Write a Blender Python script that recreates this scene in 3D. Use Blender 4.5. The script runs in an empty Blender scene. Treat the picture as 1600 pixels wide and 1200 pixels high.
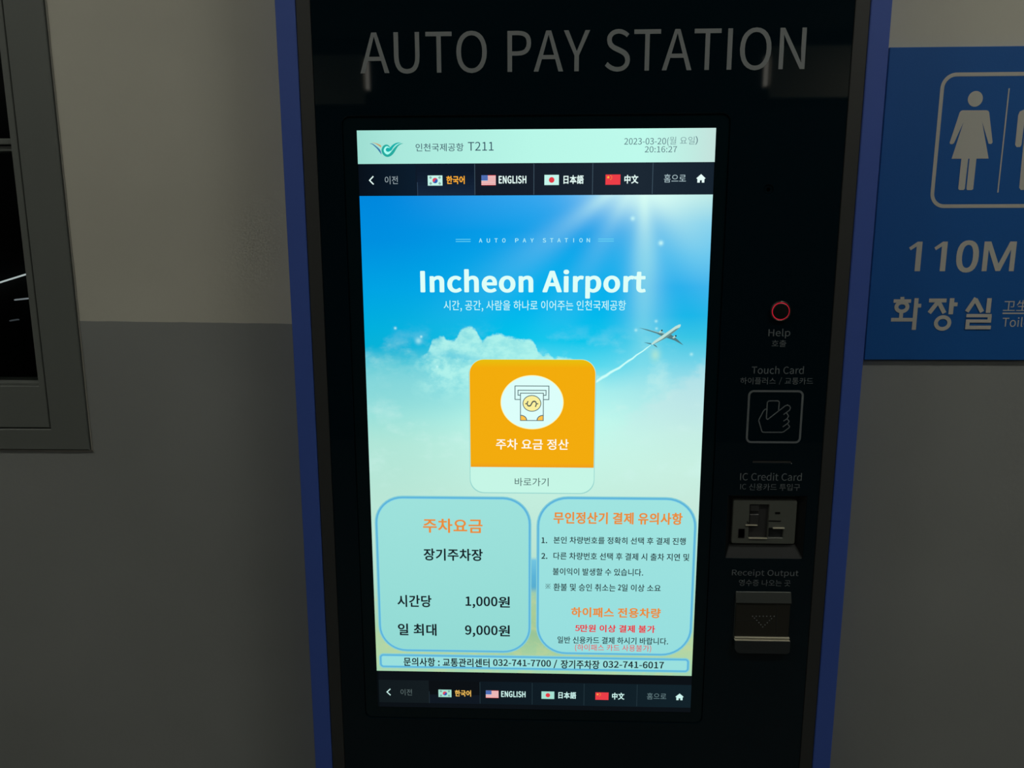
import bpy, bmesh, math, random
from mathutils import Vector, Matrix
from mathutils.geometry import tessellate_polygon

random.seed(7)
scene = bpy.context.scene
COL = scene.collection

# ------------------------------------------------------------------ camera, world, exposure
F_PX = 1150.0                                   # focal length in pixels of the 1600 wide frame
CAM_D, CAM_Z = 0.852, 1.50                      # distance to the front of the pay station, eye height
cam_data = bpy.data.cameras.new('camera')
cam_data.sensor_fit = 'HORIZONTAL'
cam_data.sensor_width = 36.0
cam_data.lens = F_PX / 1600.0 * 36.0
cam_data.clip_start = 0.02
cam = bpy.data.objects.new('camera', cam_data)
COL.objects.link(cam)
yaw, pitch, roll = (math.radians(a) for a in (-1.88494, 9.96463, 0.101466))
fwd = Vector((math.sin(yaw) * math.cos(pitch), math.cos(yaw) * math.cos(pitch), -math.sin(pitch)))
rgt = Vector((math.cos(yaw), -math.sin(yaw), 0.0))
dwn = fwd.cross(rgt)
r2 = rgt * math.cos(roll) + dwn * math.sin(roll)
d2 = -rgt * math.sin(roll) + dwn * math.cos(roll)
m = Matrix((( r2.x, -d2.x, -fwd.x, 0.0), (r2.y, -d2.y, -fwd.y, -CAM_D), (r2.z, -d2.z, -fwd.z, CAM_Z), (0, 0, 0, 1)))
cam.matrix_world = m
scene.camera = cam

world = bpy.data.worlds.new('world')
world.use_nodes = True
world.node_tree.nodes['Background'].inputs[0].default_value = (0.55, 0.6, 0.65, 1)
world.node_tree.nodes['Background'].inputs[1].default_value = 0.01
scene.world = world

vs = scene.view_settings
scene.display_settings.display_device = 'sRGB'
vs.view_transform = 'Standard'
vs.look = 'None'
vs.exposure = 0.0
vs.gamma = 1.0
vs.use_curve_mapping = False

LAMP_STRENGTH = 15.5                             # the two ceiling strip lights
WALL_Y = 0.060                                  # the wall surface behind the pay station

# ------------------------------------------------------------------ helpers: colour and materials
def lin(c):
    c = c / 255.0
    return c / 12.92 if c <= 0.04045 else ((c + 0.055) / 1.055) ** 2.4

def rgb(c):
    return (lin(c[0]), lin(c[1]), lin(c[2]), 1.0)

_mats = {}
def emit(c, name='screen_light', strength=1.0):
    """light given off by the display or a lamp; c is the shown colour, 0-255"""
    key = ('e', tuple(c), strength, name)
    if key not in _mats:
        mt = bpy.data.materials.new(name)
        mt.use_nodes = True
        nt = mt.node_tree
        nt.nodes.clear()
        e = nt.nodes.new('ShaderNodeEmission')
        o = nt.nodes.new('ShaderNodeOutputMaterial')
        e.inputs[0].default_value = rgb(c)
        e.inputs[1].default_value = strength
        nt.links.new(e.outputs[0], o.inputs[0])
        _mats[key] = mt
    return _mats[key]

def paint(name, c, rough=0.5, metal=0.0, spec=0.5, grain=0.0, scale=300.0, mottle=0.0):
    key = ('p', name)
    if key in _mats:
        return _mats[key]
    mt = bpy.data.materials.new(name)
    mt.use_nodes = True
    nt = mt.node_tree
    b = nt.nodes['Principled BSDF']
    b.inputs['Base Color'].default_value = rgb(c)
    b.inputs['Roughness'].default_value = rough
    b.inputs['Metallic'].default_value = metal
    b.inputs['Specular IOR Level'].default_value = spec
    tc = nt.nodes.new('ShaderNodeTexCoord')
    if grain:
        nz = nt.nodes.new('ShaderNodeTexNoise')
        nz.inputs['Scale'].default_value = scale
        nz.inputs['Detail'].default_value = 4
        bp = nt.nodes.new('ShaderNodeBump')
        bp.inputs['Strength'].default_value = grain
        bp.inputs['Distance'].default_value = 0.0015
        nt.links.new(tc.outputs['Object'], nz.inputs['Vector'])
        nt.links.new(nz.outputs[0], bp.inputs['Height'])
        nt.links.new(bp.outputs[0], b.inputs['Normal'])
    if mottle:
        nz2 = nt.nodes.new('ShaderNodeTexNoise')
        nz2.inputs['Scale'].default_value = 6.0
        nz2.inputs['Detail'].default_value = 5
        hsv = nt.nodes.new('ShaderNodeHueSaturation')
        hsv.inputs['Color'].default_value = rgb(c)
        mr = nt.nodes.new('ShaderNodeMapRange')
        mr.inputs[3].default_value = 1.0 - mottle
        mr.inputs[4].default_value = 1.0 + mottle
        nt.links.new(tc.outputs['Object'], nz2.inputs['Vector'])
        nt.links.new(nz2.outputs[0], mr.inputs[0])
        nt.links.new(mr.outputs[0], hsv.inputs['Value'])
        nt.links.new(hsv.outputs[0], b.inputs['Base Color'])
    _mats[key] = mt
    return mt

# ------------------------------------------------------------------ helpers: objects
def finish(name, me, parent=None, kind=None, label=None):
    ob = bpy.data.objects.new(name, me)
    COL.objects.link(ob)
    if parent is not None:
        ob.parent = parent
    if kind:
        ob['kind'] = kind
    if label:
        ob['label'] = label
    return ob

def base_of(parent):
    """world position of the thing a mesh belongs to, so that meshes can be written in world metres"""
    v = Vector((0, 0, 0))
    while parent is not None:
        v += parent.location
        parent = parent.parent
    return v

def thing(name, label, category, loc, group=None):
    ob = bpy.data.objects.new(name, None)
    ob.empty_display_size = 0.05
    ob.location = loc
    COL.objects.link(ob)
    ob['label'] = label
    ob['category'] = category
    if group:
        ob['group'] = group
    return ob

def mesh_from(name, verts, faces, mats, parent=None, fmat=None, smooth=False, kind=None, label=None, fix=True):
    off = base_of(parent)
    me = bpy.data.meshes.new(name)
    me.from_pydata([Vector(v) - off for v in verts], [], faces)
    for mt in mats:
        me.materials.append(mt)
    if fmat:
        me.polygons.foreach_set('material_index', fmat)
    if fix:
        bm = bmesh.new()
        bm.from_mesh(me)
        bmesh.ops.recalc_face_normals(bm, faces=bm.faces)
        bm.to_mesh(me)
        bm.free()
    if smooth:
        me.polygons.foreach_set('use_smooth', [True] * len(me.polygons))
    me.update()
    return finish(name, me, parent, kind, label)

def box_data(x0, x1, y0, y1, z0, z1):
    v = [(x, y, z) for x in (x0, x1) for y in (y0, y1) for z in (z0, z1)]
    f = [(0, 1, 3, 2), (4, 6, 7, 5), (0, 4, 5, 1), (2, 3, 7, 6), (0, 2, 6, 4), (1, 5, 7, 3)]
    return v, f

def boxes(name, lst, mat, parent=None, bevel=0.0, kind=None, label=None):
    V, Fc = [], []
    for b in lst:
        v, f = box_data(*b)
        n = len(V)
        V += v
        Fc += [tuple(i + n for i in q) for q in f]
    ob = mesh_from(name, V, Fc, [mat], parent, kind=kind, label=label)
    if bevel:
        md = ob.modifiers.new('edge', 'BEVEL')
        md.width = bevel
        md.segments = 2
    return ob

# ------------------------------------------------------------------ helpers: outlines in the wall plane
def area(lp):
    return 0.5 * sum(lp[i][0] * lp[(i + 1) % len(lp)][1] - lp[(i + 1) % len(lp)][0] * lp[i][1] for i in range(len(lp)))

def offset(lp, d):
    """moves every edge to its right-hand side by d (outwards for a counter-clockwise loop)"""
    n = len(lp)
    out = []
    for i in range(n):
        p0, p1, p2 = Vector(lp[i - 1]), Vector(lp[i]), Vector(lp[(i + 1) % n])
        a, b = p1 - p0, p2 - p1
        if a.length < 1e-9 or b.length < 1e-9:
            out.append(tuple(p1))
            continue
        a.normalize(); b.normalize()
        na, nb = Vector((a.y, -a.x)), Vector((b.y, -b.x))
        s = na + nb
        if s.length < 0.3:
            s = na
            k = 1.0
        else:
            k = min(2.0 / s.length_squared, 2.5)
        out.append((p1.x + s.x * k * d, p1.y + s.y * k * d))
    return out

def rrect(x0, x1, y0, y1, r, seg=8):
    """counter-clockwise when y grows upwards; r is one radius or four (lower left, lower right, upper right, upper left)"""
    rr = (r,) * 4 if not isinstance(r, (tuple, list)) else r
    pts = []
    for (cx, cy, a0, q) in ((x0, y0, 180, 0), (x1, y0, 270, 1), (x1, y1, 0, 2), (x0, y1, 90, 3)):
        rad = rr[q]
        if rad <= 0:
            pts.append((cx, cy))
            continue
        ox = cx + rad * (1 if cx == x0 else -1)
        oy = cy + rad * (1 if cy == y0 else -1)
        for k in range(seg + 1):
            a = math.radians(a0 + 90.0 * k / seg)
            pts.append((ox + rad * math.cos(a), oy + rad * math.sin(a)))
    return pts

def ellipse(cx, cy, rx, ry=None, n=40, a0=0, a1=360):
    ry = rx if ry is None else ry
    full = abs(a1 - a0) >= 360
    k = n if full else n + 1
    return [(cx + rx * math.cos(math.radians(a0 + (a1 - a0) * i / n)), cy + ry * math.sin(math.radians(a0 + (a1 - a0) * i / n))) for i in range(k)]

def smooth_path(P, n=6):
    """Catmull-Rom through points (x, y[, width])"""
    out = []
    L = len(P)
    for i in range(L - 1):
        p0, p1, p2, p3 = P[max(i - 1, 0)], P[i], P[i + 1], P[min(i + 2, L - 1)]
        for k in range(n):
            t = k / n
            out.append(tuple(0.5 * (2 * b + (c - a) * t + (2 * a - 5 * b + 4 * c - d) * t * t + (3 * b - a - 3 * c + d) * t ** 3)
                             for a, b, c, d in zip(p0, p1, p2, p3)))
    out.append(tuple(P[-1]))
    return out

def ribbon(P, w=None):
    """polygons of a stroke along P; a width per point as third value or one width w"""
    L, R = [], []
    n = len(P)
    for i in range(n):
        p = Vector(P[i][:2])
        a = p - Vector(P[max(i - 1, 0)][:2])
        b = Vector(P[min(i + 1, n - 1)][:2]) - p
        a = a.normalized() if a.length > 1e-9 else b.normalized()
        b = b.normalized() if b.length > 1e-9 else a
        t = a + b
        t = t.normalized() if t.length > 1e-6 else a
        k = 1.0 / max(abs(a.dot(t)), 0.5)
        nn = Vector((-t.y, t.x)) * (w if w is not None else P[i][2]) * 0.5 * k
        L.append(tuple(p + nn)); R.append(tuple(p - nn))
    return [[L[i], L[i + 1], R[i + 1], R[i]] for i in range(n - 1)]

def fill(loops):
    """triangles of an outline with holes: (points, faces)"""
    pts = [p for lp in loops for p in lp]
    tris = tessellate_polygon([[Vector((p[0], p[1], 0.0)) for p in lp] for lp in loops])
    return pts, [tuple(t) for t in tris]

def fill_letter(loops):
    """the same for a letter of several separate outlines, each with its own holes"""
    big = max(loops, key=lambda l: abs(area(l)))
    sg = area(big) > 0
    outers = [l for l in loops if (area(l) > 0) == sg]
    holes = [l for l in loops if (area(l) > 0) != sg]
    pts, tris = [], []
    for o in outers:
        x0, x1 = min(p[0] for p in o), max(p[0] for p in o)
        y0, y1 = min(p[1] for p in o), max(p[1] for p in o)
        own = [h for h in holes if x0 < h[0][0] < x1 and y0 < h[0][1] < y1]
        p, t = fill([o] + own)
        n = len(pts)
        pts += p
        tris += [tuple(i + n for i in q) for q in t]
    return pts, tris

def embolden(pts, tris, b):
    """widens the strokes of a filled letter by b on every side, a little less upwards than sideways"""
    sq = 0.7
    P = [Vector((p[0], p[1] / sq)) for p in pts]
    count = {}
    for t in tris:
        for i in range(len(t)):
            e = (t[i], t[(i + 1) % len(t)])
            k = (min(e), max(e))
            count[k] = count.get(k, 0) + 1
    edge = [k for k, c in count.items() if c == 1]
    dirs = {}
    V, Fc = list(pts), list(tris)
    for i, j in edge:
        d = P[j] - P[i]
        if d.length < 1e-6:
            continue
        d.normalize()
        dirs.setdefault(i, []).append(d)
        dirs.setdefault(j, []).append(-d)
        nn = Vector((-d.y, d.x)) * b
        n = len(V)
        V += [(q.x, q.y * sq) for q in (P[i] + nn, P[i] - nn, P[j] - nn, P[j] + nn)]
        Fc.append((n, n + 1, n + 2, n + 3))
    for i, dd in dirs.items():
        if len(dd) == 2 and dd[0].dot(dd[1]) < -0.995:
            continue
        n = len(V)
        V += [(P[i].x + b * math.cos(a * math.pi / 5), (P[i].y + b * math.sin(a * math.pi / 5)) * sq) for a in range(10)]
        Fc.append(tuple(range(n, n + 10)))
    return V, Fc

def plate(name, loops, y_front, y_back, mat, parent=None, bevel=0.0, kind=None, label=None, unit=0.001, z0=CAM_Z, smooth=False):
    """a sheet with a chamfered front edge and real thickness; loops (outer first, then holes) in mm around the eye height"""
    lps = []
    for i, lp in enumerate(loops):
        ccw = area(lp) > 0
        lps.append(lp if ccw == (i == 0) else lp[::-1])
    V, Fc = [], []
    def ring(lp, y):
        s = len(V)
        V.extend((p[0] * unit, y, z0 + p[1] * unit) for p in lp)
        return list(range(s, s + len(lp)))
    fronts, backs = [], []
    for lp in lps:
        lf = offset(lp, -bevel) if bevel else lp
        a = ring(lf, y_front)
        seq = [a]
        if bevel:
            seq.append(ring(lp, y_front + bevel * unit))
        b = ring(lp, y_back)
        seq.append(b)
        for p, q in zip(seq[:-1], seq[1:]):
            n = len(p)
            Fc.extend((p[i], p[(i + 1) % n], q[(i + 1) % n], q[i]) for i in range(n))
        fronts.append((lf, a)); backs.append((lp, b))
    for group in (fronts, backs):
        pts, tris = fill([g[0] for g in group])
        idx = [i for g in group for i in g[1]]
        Fc.extend(tuple(idx[i] for i in t) for t in tris)
    return mesh_from(name, V, Fc, [mat], parent, kind=kind, label=label, smooth=smooth)

class Flat:
    """printed or displayed shapes: many polygons in one mesh, one plane, every layer a hair above the last"""
    def __init__(self, to3d):
        self.to3d, self.V, self.F, self.M, self.mats = to3d, [], [], [], []
    def _mi(self, mat):
        if mat not in self.mats:
            self.mats.append(mat)
        return self.mats.index(mat)
    def tris(self, pts, tris, mat, k=0):
        n = len(self.V)
        w = [Vector(self.to3d(p[0], p[1], k)) for p in pts]
        self.V.extend(w)
        mi = self._mi(mat)
        for t in tris:
            q = [w[i] for i in t]
            nrm = (q[1] - q[0]).cross(q[2] - q[0])
            t2 = tuple(t) if nrm.y <= 0 else tuple(t)[::-1]
            self.F.append(tuple(i + n for i in t2))
            self.M.append(mi)
    def poly(self, loops, mat, k=0):
        if loops and not isinstance(loops[0], list):
            loops = [loops]
        p, t = fill(loops)
        self.tris(p, t, mat, k)
    def rect(self, x0, x1, y0, y1, mat, k=0):
        self.poly([[(x0, y0), (x1, y0), (x1, y1), (x0, y1)]], mat, k)
    def stroke(self, P, mat, w=None, k=0, smooth=0):
        if smooth:
            P = smooth_path(P, smooth)
        for q in ribbon(P, w):
            self.tris(q, [(0, 1, 2, 3)], mat, k)
    def text(self, s, x0, x1, ytop, ybase, mat, k=0, bold=0.0, mode='cap', grow=0.0):
        """letters fitted between x0..x1 and from the baseline to the cap height (mode 'cap') or over the full height of the syllables"""
        items, pen = [], 0.0
        for ch in s:
            adv, pts, tr = glyph(ch, bold) if not grow else grown_letter(ch, grow)
            items.append((pen, pts, tr))
            pen += adv
        xs = [p[0] + o for o, pts, _ in items for p in pts]
        a, b = min(xs), max(xs)
        et, eb = (0.733, 0.0) if mode == 'cap' else (0.835, -0.07)
        sx = (x1 - x0) / (b - a)
        sy = (ytop - ybase) / (et - eb)
        for o, pts, tr in items:
            if tr:
                self.tris([(x0 + (p[0] + o - a) * sx, ybase + (p[1] - eb) * sy) for p in pts], tr, mat, k)
    def build(self, name, parent=None, label=None):
        return mesh_from(name, self.V, self.F, self.mats, parent, fmat=self.M, label=label, fix=False)

# outlines of the Latin letters and figures: width, then closed outlines in 1/350.6 em
GLYPHS = '''
$ 194 87 -43,110 -43,110 -4,135 4,154 19,167 39,171 64,163 99,142 122,116 137,90 151,69 167,61 190,64 205,72 217,84 225,101 228,115 226,127 222,138 215,148 206,166 224,154 235,142 244,127 250,110 254,110 293,87 293,87 253,64 246,46 232,35 212,30 188,39 157,59 136,85 121,111 106,132 88,140 62,137 46,129 33,115 25,96 22,78 24,63 30,48 38,35 48,20 26,34 15,50 6,68 -1,87 -4
( 118 84 -69,103 -60,84 -21,70 21,62 64,59 109,62 153,70 197,84 238,103 277,84 286,62 246,46 204,36 158,32 109,36 59,46 14,62 -29
) 118 35 -69,56 -29,72 14,83 59,86 109,83 158,72 204,56 246,35 286,15 277,34 238,49 197,57 153,60 109,57 64,49 21,34 -21,15 -60
, 97 26 -67,48 -54,64 -38,74 -17,77 7,76 22,70 34,62 42,50 44,41 43,33 38,28 31,26 22,28 12,33 5,41 1,50 -1,54 0,51 -15,44 -28,33 -39,19 -48
- 121 16 86,106 86,106 110,16 110
. 97 49 -5,58 -3,65 2,70 10,72 20,70 30,65 37,58 42,49 44,40 42,32 37,27 30,26 20,27 10,32 2,40 -3
/ 137 4 -63,27 -63,132 278,109 278
0 194 97 -5,120 -1,140 10,156 29,167 55,175 88,177 129,175 170,167 203,156 229,140 247,120 258,97 261,74 258,55 247,39 229,27 203,20 170,18 129,20 88,27 55,39 29,55 10,74 -1|97 21,84 24,72 33,62 47,55 68,50 95,48 129,50 163,55 190,62 211,72 225,84 233,97 236,111 233,123 225,133 211,140 190,145 163,146 129,145 95,140 68,133 47,123 33,111 24
1 194 31 0,172 0,172 27,120 27,120 257,96 257,42 238,42 218,88 218,88 27,31 27
2 194 15 0,177 0,177 28,106 28,64 25,105 67,137 108,157 147,165 186,162 207,155 226,144 241,129 252,111 259,90 261,67 259,47 251,30 239,14 224,33 206,44 217,57 227,71 233,86 235,107 231,121 221,130 205,133 185,126 150,104 112,68 68,15 19
3 194 92 -5,114 -2,134 4,151 15,163 29,172 47,175 69,170 93,159 112,142 125,120 134,120 136,139 145,153 158,163 176,166 197,163 216,156 232,145 244,130 254,112 259,91 261,70 259,52 253,35 243,20 231,37 210,48 221,61 228,75 233,90 235,108 232,122 224,130 211,133 195,132 181,127 170,118 160,104 152,86 147,62 146,62 121,89 119,109 115,125 107,135 97,140 84,142 70,138 50,128 35,111 25,90 22,70 24,53 31,39 40,27 51,10 31,24 17,42 6,65 -2
4 194 119 0,149 0,149 71,183 71,183 96,149 96,149 257,114 257,7 92,7 71,119 71|119 96,40 96,99 184,119 222,121 222,119 175
5 194 92 -5,113 -2,133 6,150 18,164 36,173 57,176 83,173 109,165 130,153 146,137 157,119 163,98 165,60 155,67 229,163 229,163 257,39 257,30 137,47 126,58 133,68 137,78 140,90 141,112 137,129 126,139 107,143 83,139 57,127 38,110 26,89 22,68 24,51 31,37 40,26 50,9 29,24 17,42 6,64 -2
6 194 105 -5,125 -2,142 6,157 18,169 35,177 55,179 79,177 103,170 124,160 139,146 150,128 157,108 159,93 157,77 151,63 141,50 129,53 164,60 191,70 212,83 225,99 233,116 235,127 234,138 230,148 223,157 215,175 235,163 246,149 254,133 259,114 261,90 258,68 248,48 230,33 203,23 168,20 123,23 84,31 52,44 27,61 10,82 -1|50 103,63 118,77 128,90 134,103 136,123 132,137 120,146 102,149 79,145 55,136 37,123 25,105 21,84 26,67 42,56 68
7 194 69 0,103 0,105 47,111 89,119 127,133 164,152 200,178 237,178 257,17 257,17 229,142 229,110 178,88 125,75 67
8 194 98 -5,121 -2,140 4,156 15,168 28,176 44,178 62,175 85,165 104,151 118,135 129,135 131,147 142,158 156,166 174,169 193,167 212,161 228,150 242,136 252,119 258,99 261,71 256,49 243,34 222,28 195,31 177,39 161,50 147,63 136,63 135,46 123,31 107,20 88,16 64,19 45,27 28,39 15,56 4,75 -2|116 139,94 149,75 160,62 175,57 195,60 212,69 225,82 234,98 237,117 233,130 224,139 209,142 191,140 177,135 164,127 151|98 19,77 23,60 33,49 48,44 67,47 84,54 100,66 113,80 125,106 114,127 101,142 85,148 63,144 45,134 31,119 22
9 194 82 -5,106 -1,128 10,147 28,162 56,172 93,175 139,172 177,164 207,151 231,133 248,112 258,89 261,70 259,52 251,37 238,26 222,18 201,15 178,18 154,24 133,35 118,49 106,66 100,86 97,102 100,118 106,132 116,145 129,142 93,135 66,125 45,112 32,97 24,81 22,69 23,57 27,47 33,38 42,20 22,32 11,46 3,63 -3|145 155,132 140,118 129,105 123,91 121,71 125,57 137,48 155,46 178,49 202,58 220,72 232,89 236,111 231,128 216,139 190
: 97 49 137,58 138,65 143,70 151,72 161,70 171,65 179,58 184,49 186,40 184,32 179,27 171,26 161,27 151,32 143,40 138|49 -5,58 -3,65 2,70 10,72 20,70 30,65 37,58 42,49 44,40 42,32 37,27 30,26 20,27 10,32 2,40 -3
< 194 181 51,181 79,98 110,46 129,46 131,98 150,181 181,181 209,13 143,13 117
A 213 1 0,34 0,59 78,153 78,177 0,211 0,124 257,88 257|67 104,79 144,105 230,106 230,132 144,145 104
C 223 132 -5,155 -2,176 5,195 17,211 32,193 53,180 41,166 32,151 26,133 24,110 27,91 37,75 52,63 73,56 99,54 129,56 159,64 185,76 205,92 220,112 230,134 233,150 231,164 226,176 219,187 209,204 230,192 242,175 252,156 259,134 261,103 257,76 245,53 226,35 200,24 167,20 128,24 89,35 57,52 31,75 11,101 -1
E 206 35 0,187 0,187 28,68 28,68 121,165 121,165 149,68 149,68 229,183 229,183 257,35 257
G 241 136 -5,161 -2,182 4,201 13,215 25,215 133,131 133,131 106,186 106,186 39,177 33,165 28,153 25,139 24,114 27,93 37,76 52,64 73,56 99,54 129,56 159,64 185,77 205,94 220,115 230,139 233,157 231,171 226,184 218,194 209,212 230,199 241,183 251,162 258,138 261,106 257,77 245,54 226,36 200,24 167,20 128,24 89,35 57,53 31,76 11,104 -1
H 255 35 0,68 0,68 121,187 121,187 0,220 0,220 257,187 257,187 149,68 149,68 257,35 257
I 103 35 0,68 0,68 257,35 257
L 190 35 0,180 0,180 28,68 28,68 257,35 257
M 284 35 0,64 0,64 142,60 218,62 218,82 159,131 26,153 26,201 159,222 218,223 218,219 142,219 0,249 0,249 257,210 257,161 119,143 66,142 66,123 119,74 257,35 257
N 253 35 0,66 0,66 135,62 215,63 215,91 162,185 0,218 0,218 257,187 257,187 123,192 42,190 42,162 95,68 257,35 257
O 260 130 -5,160 0,187 12,209 31,225 58,236 91,239 129,236 168,225 200,209 226,187 245,160 257,130 261,99 257,73 245,51 226,34 200,24 168,20 129,24 91,34 58,51 31,73 12,99 0|130 24,108 27,90 37,74 52,63 73,56 99,54 129,56 159,63 185,74 205,90 220,108 230,130 233,152 230,170 220,185 205,197 185,204 159,206 129,204 99,197 73,185 52,170 37,152 27
P 222 35 0,68 0,68 102,110 102,137 104,160 111,178 121,192 137,201 157,204 181,201 206,192 226,178 240,159 250,136 255,109 257,35 257|68 129,68 230,104 230,125 229,142 226,155 220,165 211,170 198,172 181,168 158,156 141,135 132,106 129
R 222 68 135,68 230,111 230,137 228,157 220,169 206,173 185,169 163,157 147,137 138,111 135|176 0,213 0,147 112,171 122,189 137,201 158,205 185,202 209,194 227,180 241,162 250,140 255,116 257,35 257,35 0,68 0,68 109,114 109
S 209 106 -5,132 -2,153 5,170 17,183 31,191 49,194 68,190 93,178 112,162 126,141 137,104 153,89 159,75 168,65 180,62 196,65 211,75 223,90 230,110 233,127 231,142 226,156 219,168 209,185 230,170 242,152 252,132 259,110 261,87 259,68 252,52 242,39 228,31 212,29 193,34 169,46 150,63 137,81 127,118 111,135 103,148 94,157 82,161 65,157 48,146 35,130 27,107 24,87 26,68 33,51 43,36 56,17 33,35 18,56 6,80 -2
T 210 89 0,121 0,121 229,199 229,199 257,11 257,11 229,89 229
U 252 126 -5,151 -2,173 6,192 20,206 41,215 69,218 106,218 257,187 257,187 105,185 78,179 57,170 41,157 31,143 26,126 24,110 26,96 31,84 41,75 57,69 78,67 105,67 257,34 257,34 106,37 69,47 41,61 20,79 6,101 -2
Y 186 77 0,109 0,109 99,186 257,153 257,120 184,94 128,92 128,67 184,34 257,0 257,77 99
a 197 76 -5,93 -2,109 3,125 12,139 23,140 23,143 0,169 0,169 117,167 139,162 158,154 174,141 185,124 193,103 195,81 193,61 187,43 179,29 170,41 148,53 156,67 162,82 167,98 168,117 164,129 154,136 138,137 120,101 115,71 107,49 97,33 84,24 68,21 49,25 26,36 10,54 -1|85 21,72 23,61 28,54 38,51 51,56 68,70 82,97 92,137 99,137 46,124 35,111 28,98 23
c 179 107 -5,124 -3,140 2,155 9,169 19,155 41,145 34,134 28,123 24,110 22,86 27,67 42,55 65,51 95,56 125,68 148,87 163,111 168,122 167,131 164,140 158,149 152,165 173,154 181,142 188,127 193,110 195,86 192,64 183,46 169,31 149,22 124,18 95,21 66,30 41,44 22,62 7,83 -2
d 217 97 -5,114 -2,129 3,143 12,155 22,156 22,159 0,185 0,185 279,153 279,153 206,154 173,142 182,130 189,116 194,101 195,80 192,60 183,43 168,30 148,22 124,19 95,21 66,28 41,40 21,55 7,75 -2|104 22,82 27,65 42,55 65,51 95,56 125,68 148,85 163,106 168,118 167,130 163,141 157,153 148,153 48,141 37,129 29,117 24
e 194 109 -5,127 -3,144 1,158 7,172 15,160 36,149 30,138 25,126 22,113 21,88 26,68 39,55 60,50 88,178 88,179 106,177 131,170 153,160 171,145 184,126 192,103 195,82 192,62 183,44 168,31 148,21 124,18 95,21 66,31 41,45 22,63 7,85 -2|49 110,56 135,68 154,85 166,104 169,124 166,139 154,148 136,151 110
h 213 32 0,64 0,64 138,78 151,90 160,103 165,116 167,133 164,144 155,150 139,152 116,152 0,184 0,184 120,183 143,178 161,170 176,159 186,144 193,126 195,108 193,91 186,77 176,63 163,64 202,64 279,32 279
i 96 32 0,64 0,64 190,32 190|48 229,57 231,64 235,68 242,70 251,68 259,64 266,57 270,48 271,40 270,33 266,29 259,27 251,29 242,33 235,40 231
l 99 66 -5,84 -2,80 23,73 22,70 23,67 25,65 29,64 36,64 279,32 279,32 38,34 20,40 7,51 -2
n 214 32 0,64 0,64 138,78 151,90 160,103 165,116 167,133 164,144 155,150 139,152 116,152 0,184 0,184 120,183 143,178 161,170 176,159 186,144 193,126 195,108 193,91 186,76 175,62 162,62 162,58 190,32 190
o 212 106 -5,129 -2,150 7,167 22,182 41,191 66,194 95,191 124,182 149,167 169,150 183,129 192,106 195,83 192,63 183,45 169,31 149,21 124,18 95,21 66,31 41,45 22,63 7,83 -2|106 22,84 27,66 42,55 65,51 95,55 125,66 148,84 163,106 168,129 163,146 148,157 125,161 95,157 65,146 42,129 27
p 217 32 -80,64 -80,64 -16,63 18,76 8,90 1,103 -3,116 -5,137 -1,157 8,173 22,187 42,195 68,199 98,196 126,190 149,179 169,164 183,146 192,123 195,107 193,91 187,76 178,62 168,62 168,58 190,32 190|111 22,100 23,89 27,77 33,64 42,64 142,78 153,91 161,103 166,115 168,138 163,154 149,163 127,165 98,161 66,150 42,132 28
r 136 32 0,64 0,64 122,75 143,87 156,100 164,112 166,131 163,137 191,116 195,101 192,86 184,73 172,62 155,62 155,58 190,32 190
t 132 92 -5,127 2,121 27,99 21,85 24,76 31,71 42,70 58,70 164,121 164,121 190,70 190,70 244,43 244,40 190,9 188,9 164,38 164,38 59,39 41,43 25,50 13,60 3,74 -3
u 213 88 -5,106 -2,122 5,137 16,151 30,152 30,154 0,181 0,181 190,149 190,149 55,136 41,124 31,111 25,97 23,81 26,70 35,64 51,62 74,62 190,29 190,29 70,31 47,36 29,44 14,55 4,70 -2
'''
_latin = {}
for _ln in GLYPHS.strip('\n').split('\n'):
    _ch, _rest = _ln[0], _ln[2:]
    _adv, _, _body = _rest.partition(' ')
    _latin[_ch] = (int(_adv), [[tuple(int(q) for q in p.split()) for p in lp.split(',')] for lp in _body.split('|')])
_gl = {}
def grown_letter(ch, b):
    """a Latin letter with its outlines pushed outwards, free of overlaps, for painted signs"""
    adv, lps = _latin[ch]
    lps = [[(x / 350.6, y / 350.6) for x, y in lp] for lp in lps]
    sg = 1 if area(max(lps, key=lambda l: abs(area(l)))) > 0 else -1
    pts, tr = fill_letter([offset(lp, sg * b) for lp in lps])
    return adv / 350.6 + b, pts, tr

def cjk_mesh(s, bold):
    cu = bpy.data.curves.new('syllable', 'FONT')
    cu.body = s
    cu.resolution_u = 4
    cu.offset = bold
    ob = bpy.data.objects.new('syllable', cu)
    COL.objects.link(ob)
    dg = bpy.context.evaluated_depsgraph_get()
    ev = ob.evaluated_get(dg)
    me = ev.to_mesh()
    pts = [(v.co.x, v.co.y) for v in me.vertices]
    tr = [tuple(p.vertices) for p in me.polygons]
    ev.to_mesh_clear()
    bpy.data.objects.remove(ob)
    bpy.data.curves.remove(cu)
    return pts, tr

def glyph(ch, bold=0.0):
    key = (ch, bold)
    if key in _gl:
        return _gl[key]
    if ch == ' ':
        r = (0.26, [], [])
    elif ch in _latin:
        adv, lps = _latin[ch]
        k = 1.0 / 350.6
        lps = [[(x * k, y * k) for x, y in lp] for lp in lps]
        pts, tr = fill_letter(lps)
        r = (adv * k, pts, tr)
    else:
        pts, tr = cjk_mesh(ch, min(bold, 0.0))
        p2, _ = cjk_mesh(ch + ch, min(bold, 0.0))
        r = (max(p[0] for p in p2) - max(p[0] for p in pts), pts, tr)
    if bold > 0 and r[2]:
        r = (r[0] + 1.1 * bold,) + embolden(r[1], r[2], bold)
    _gl[key] = r
    return r

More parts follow.
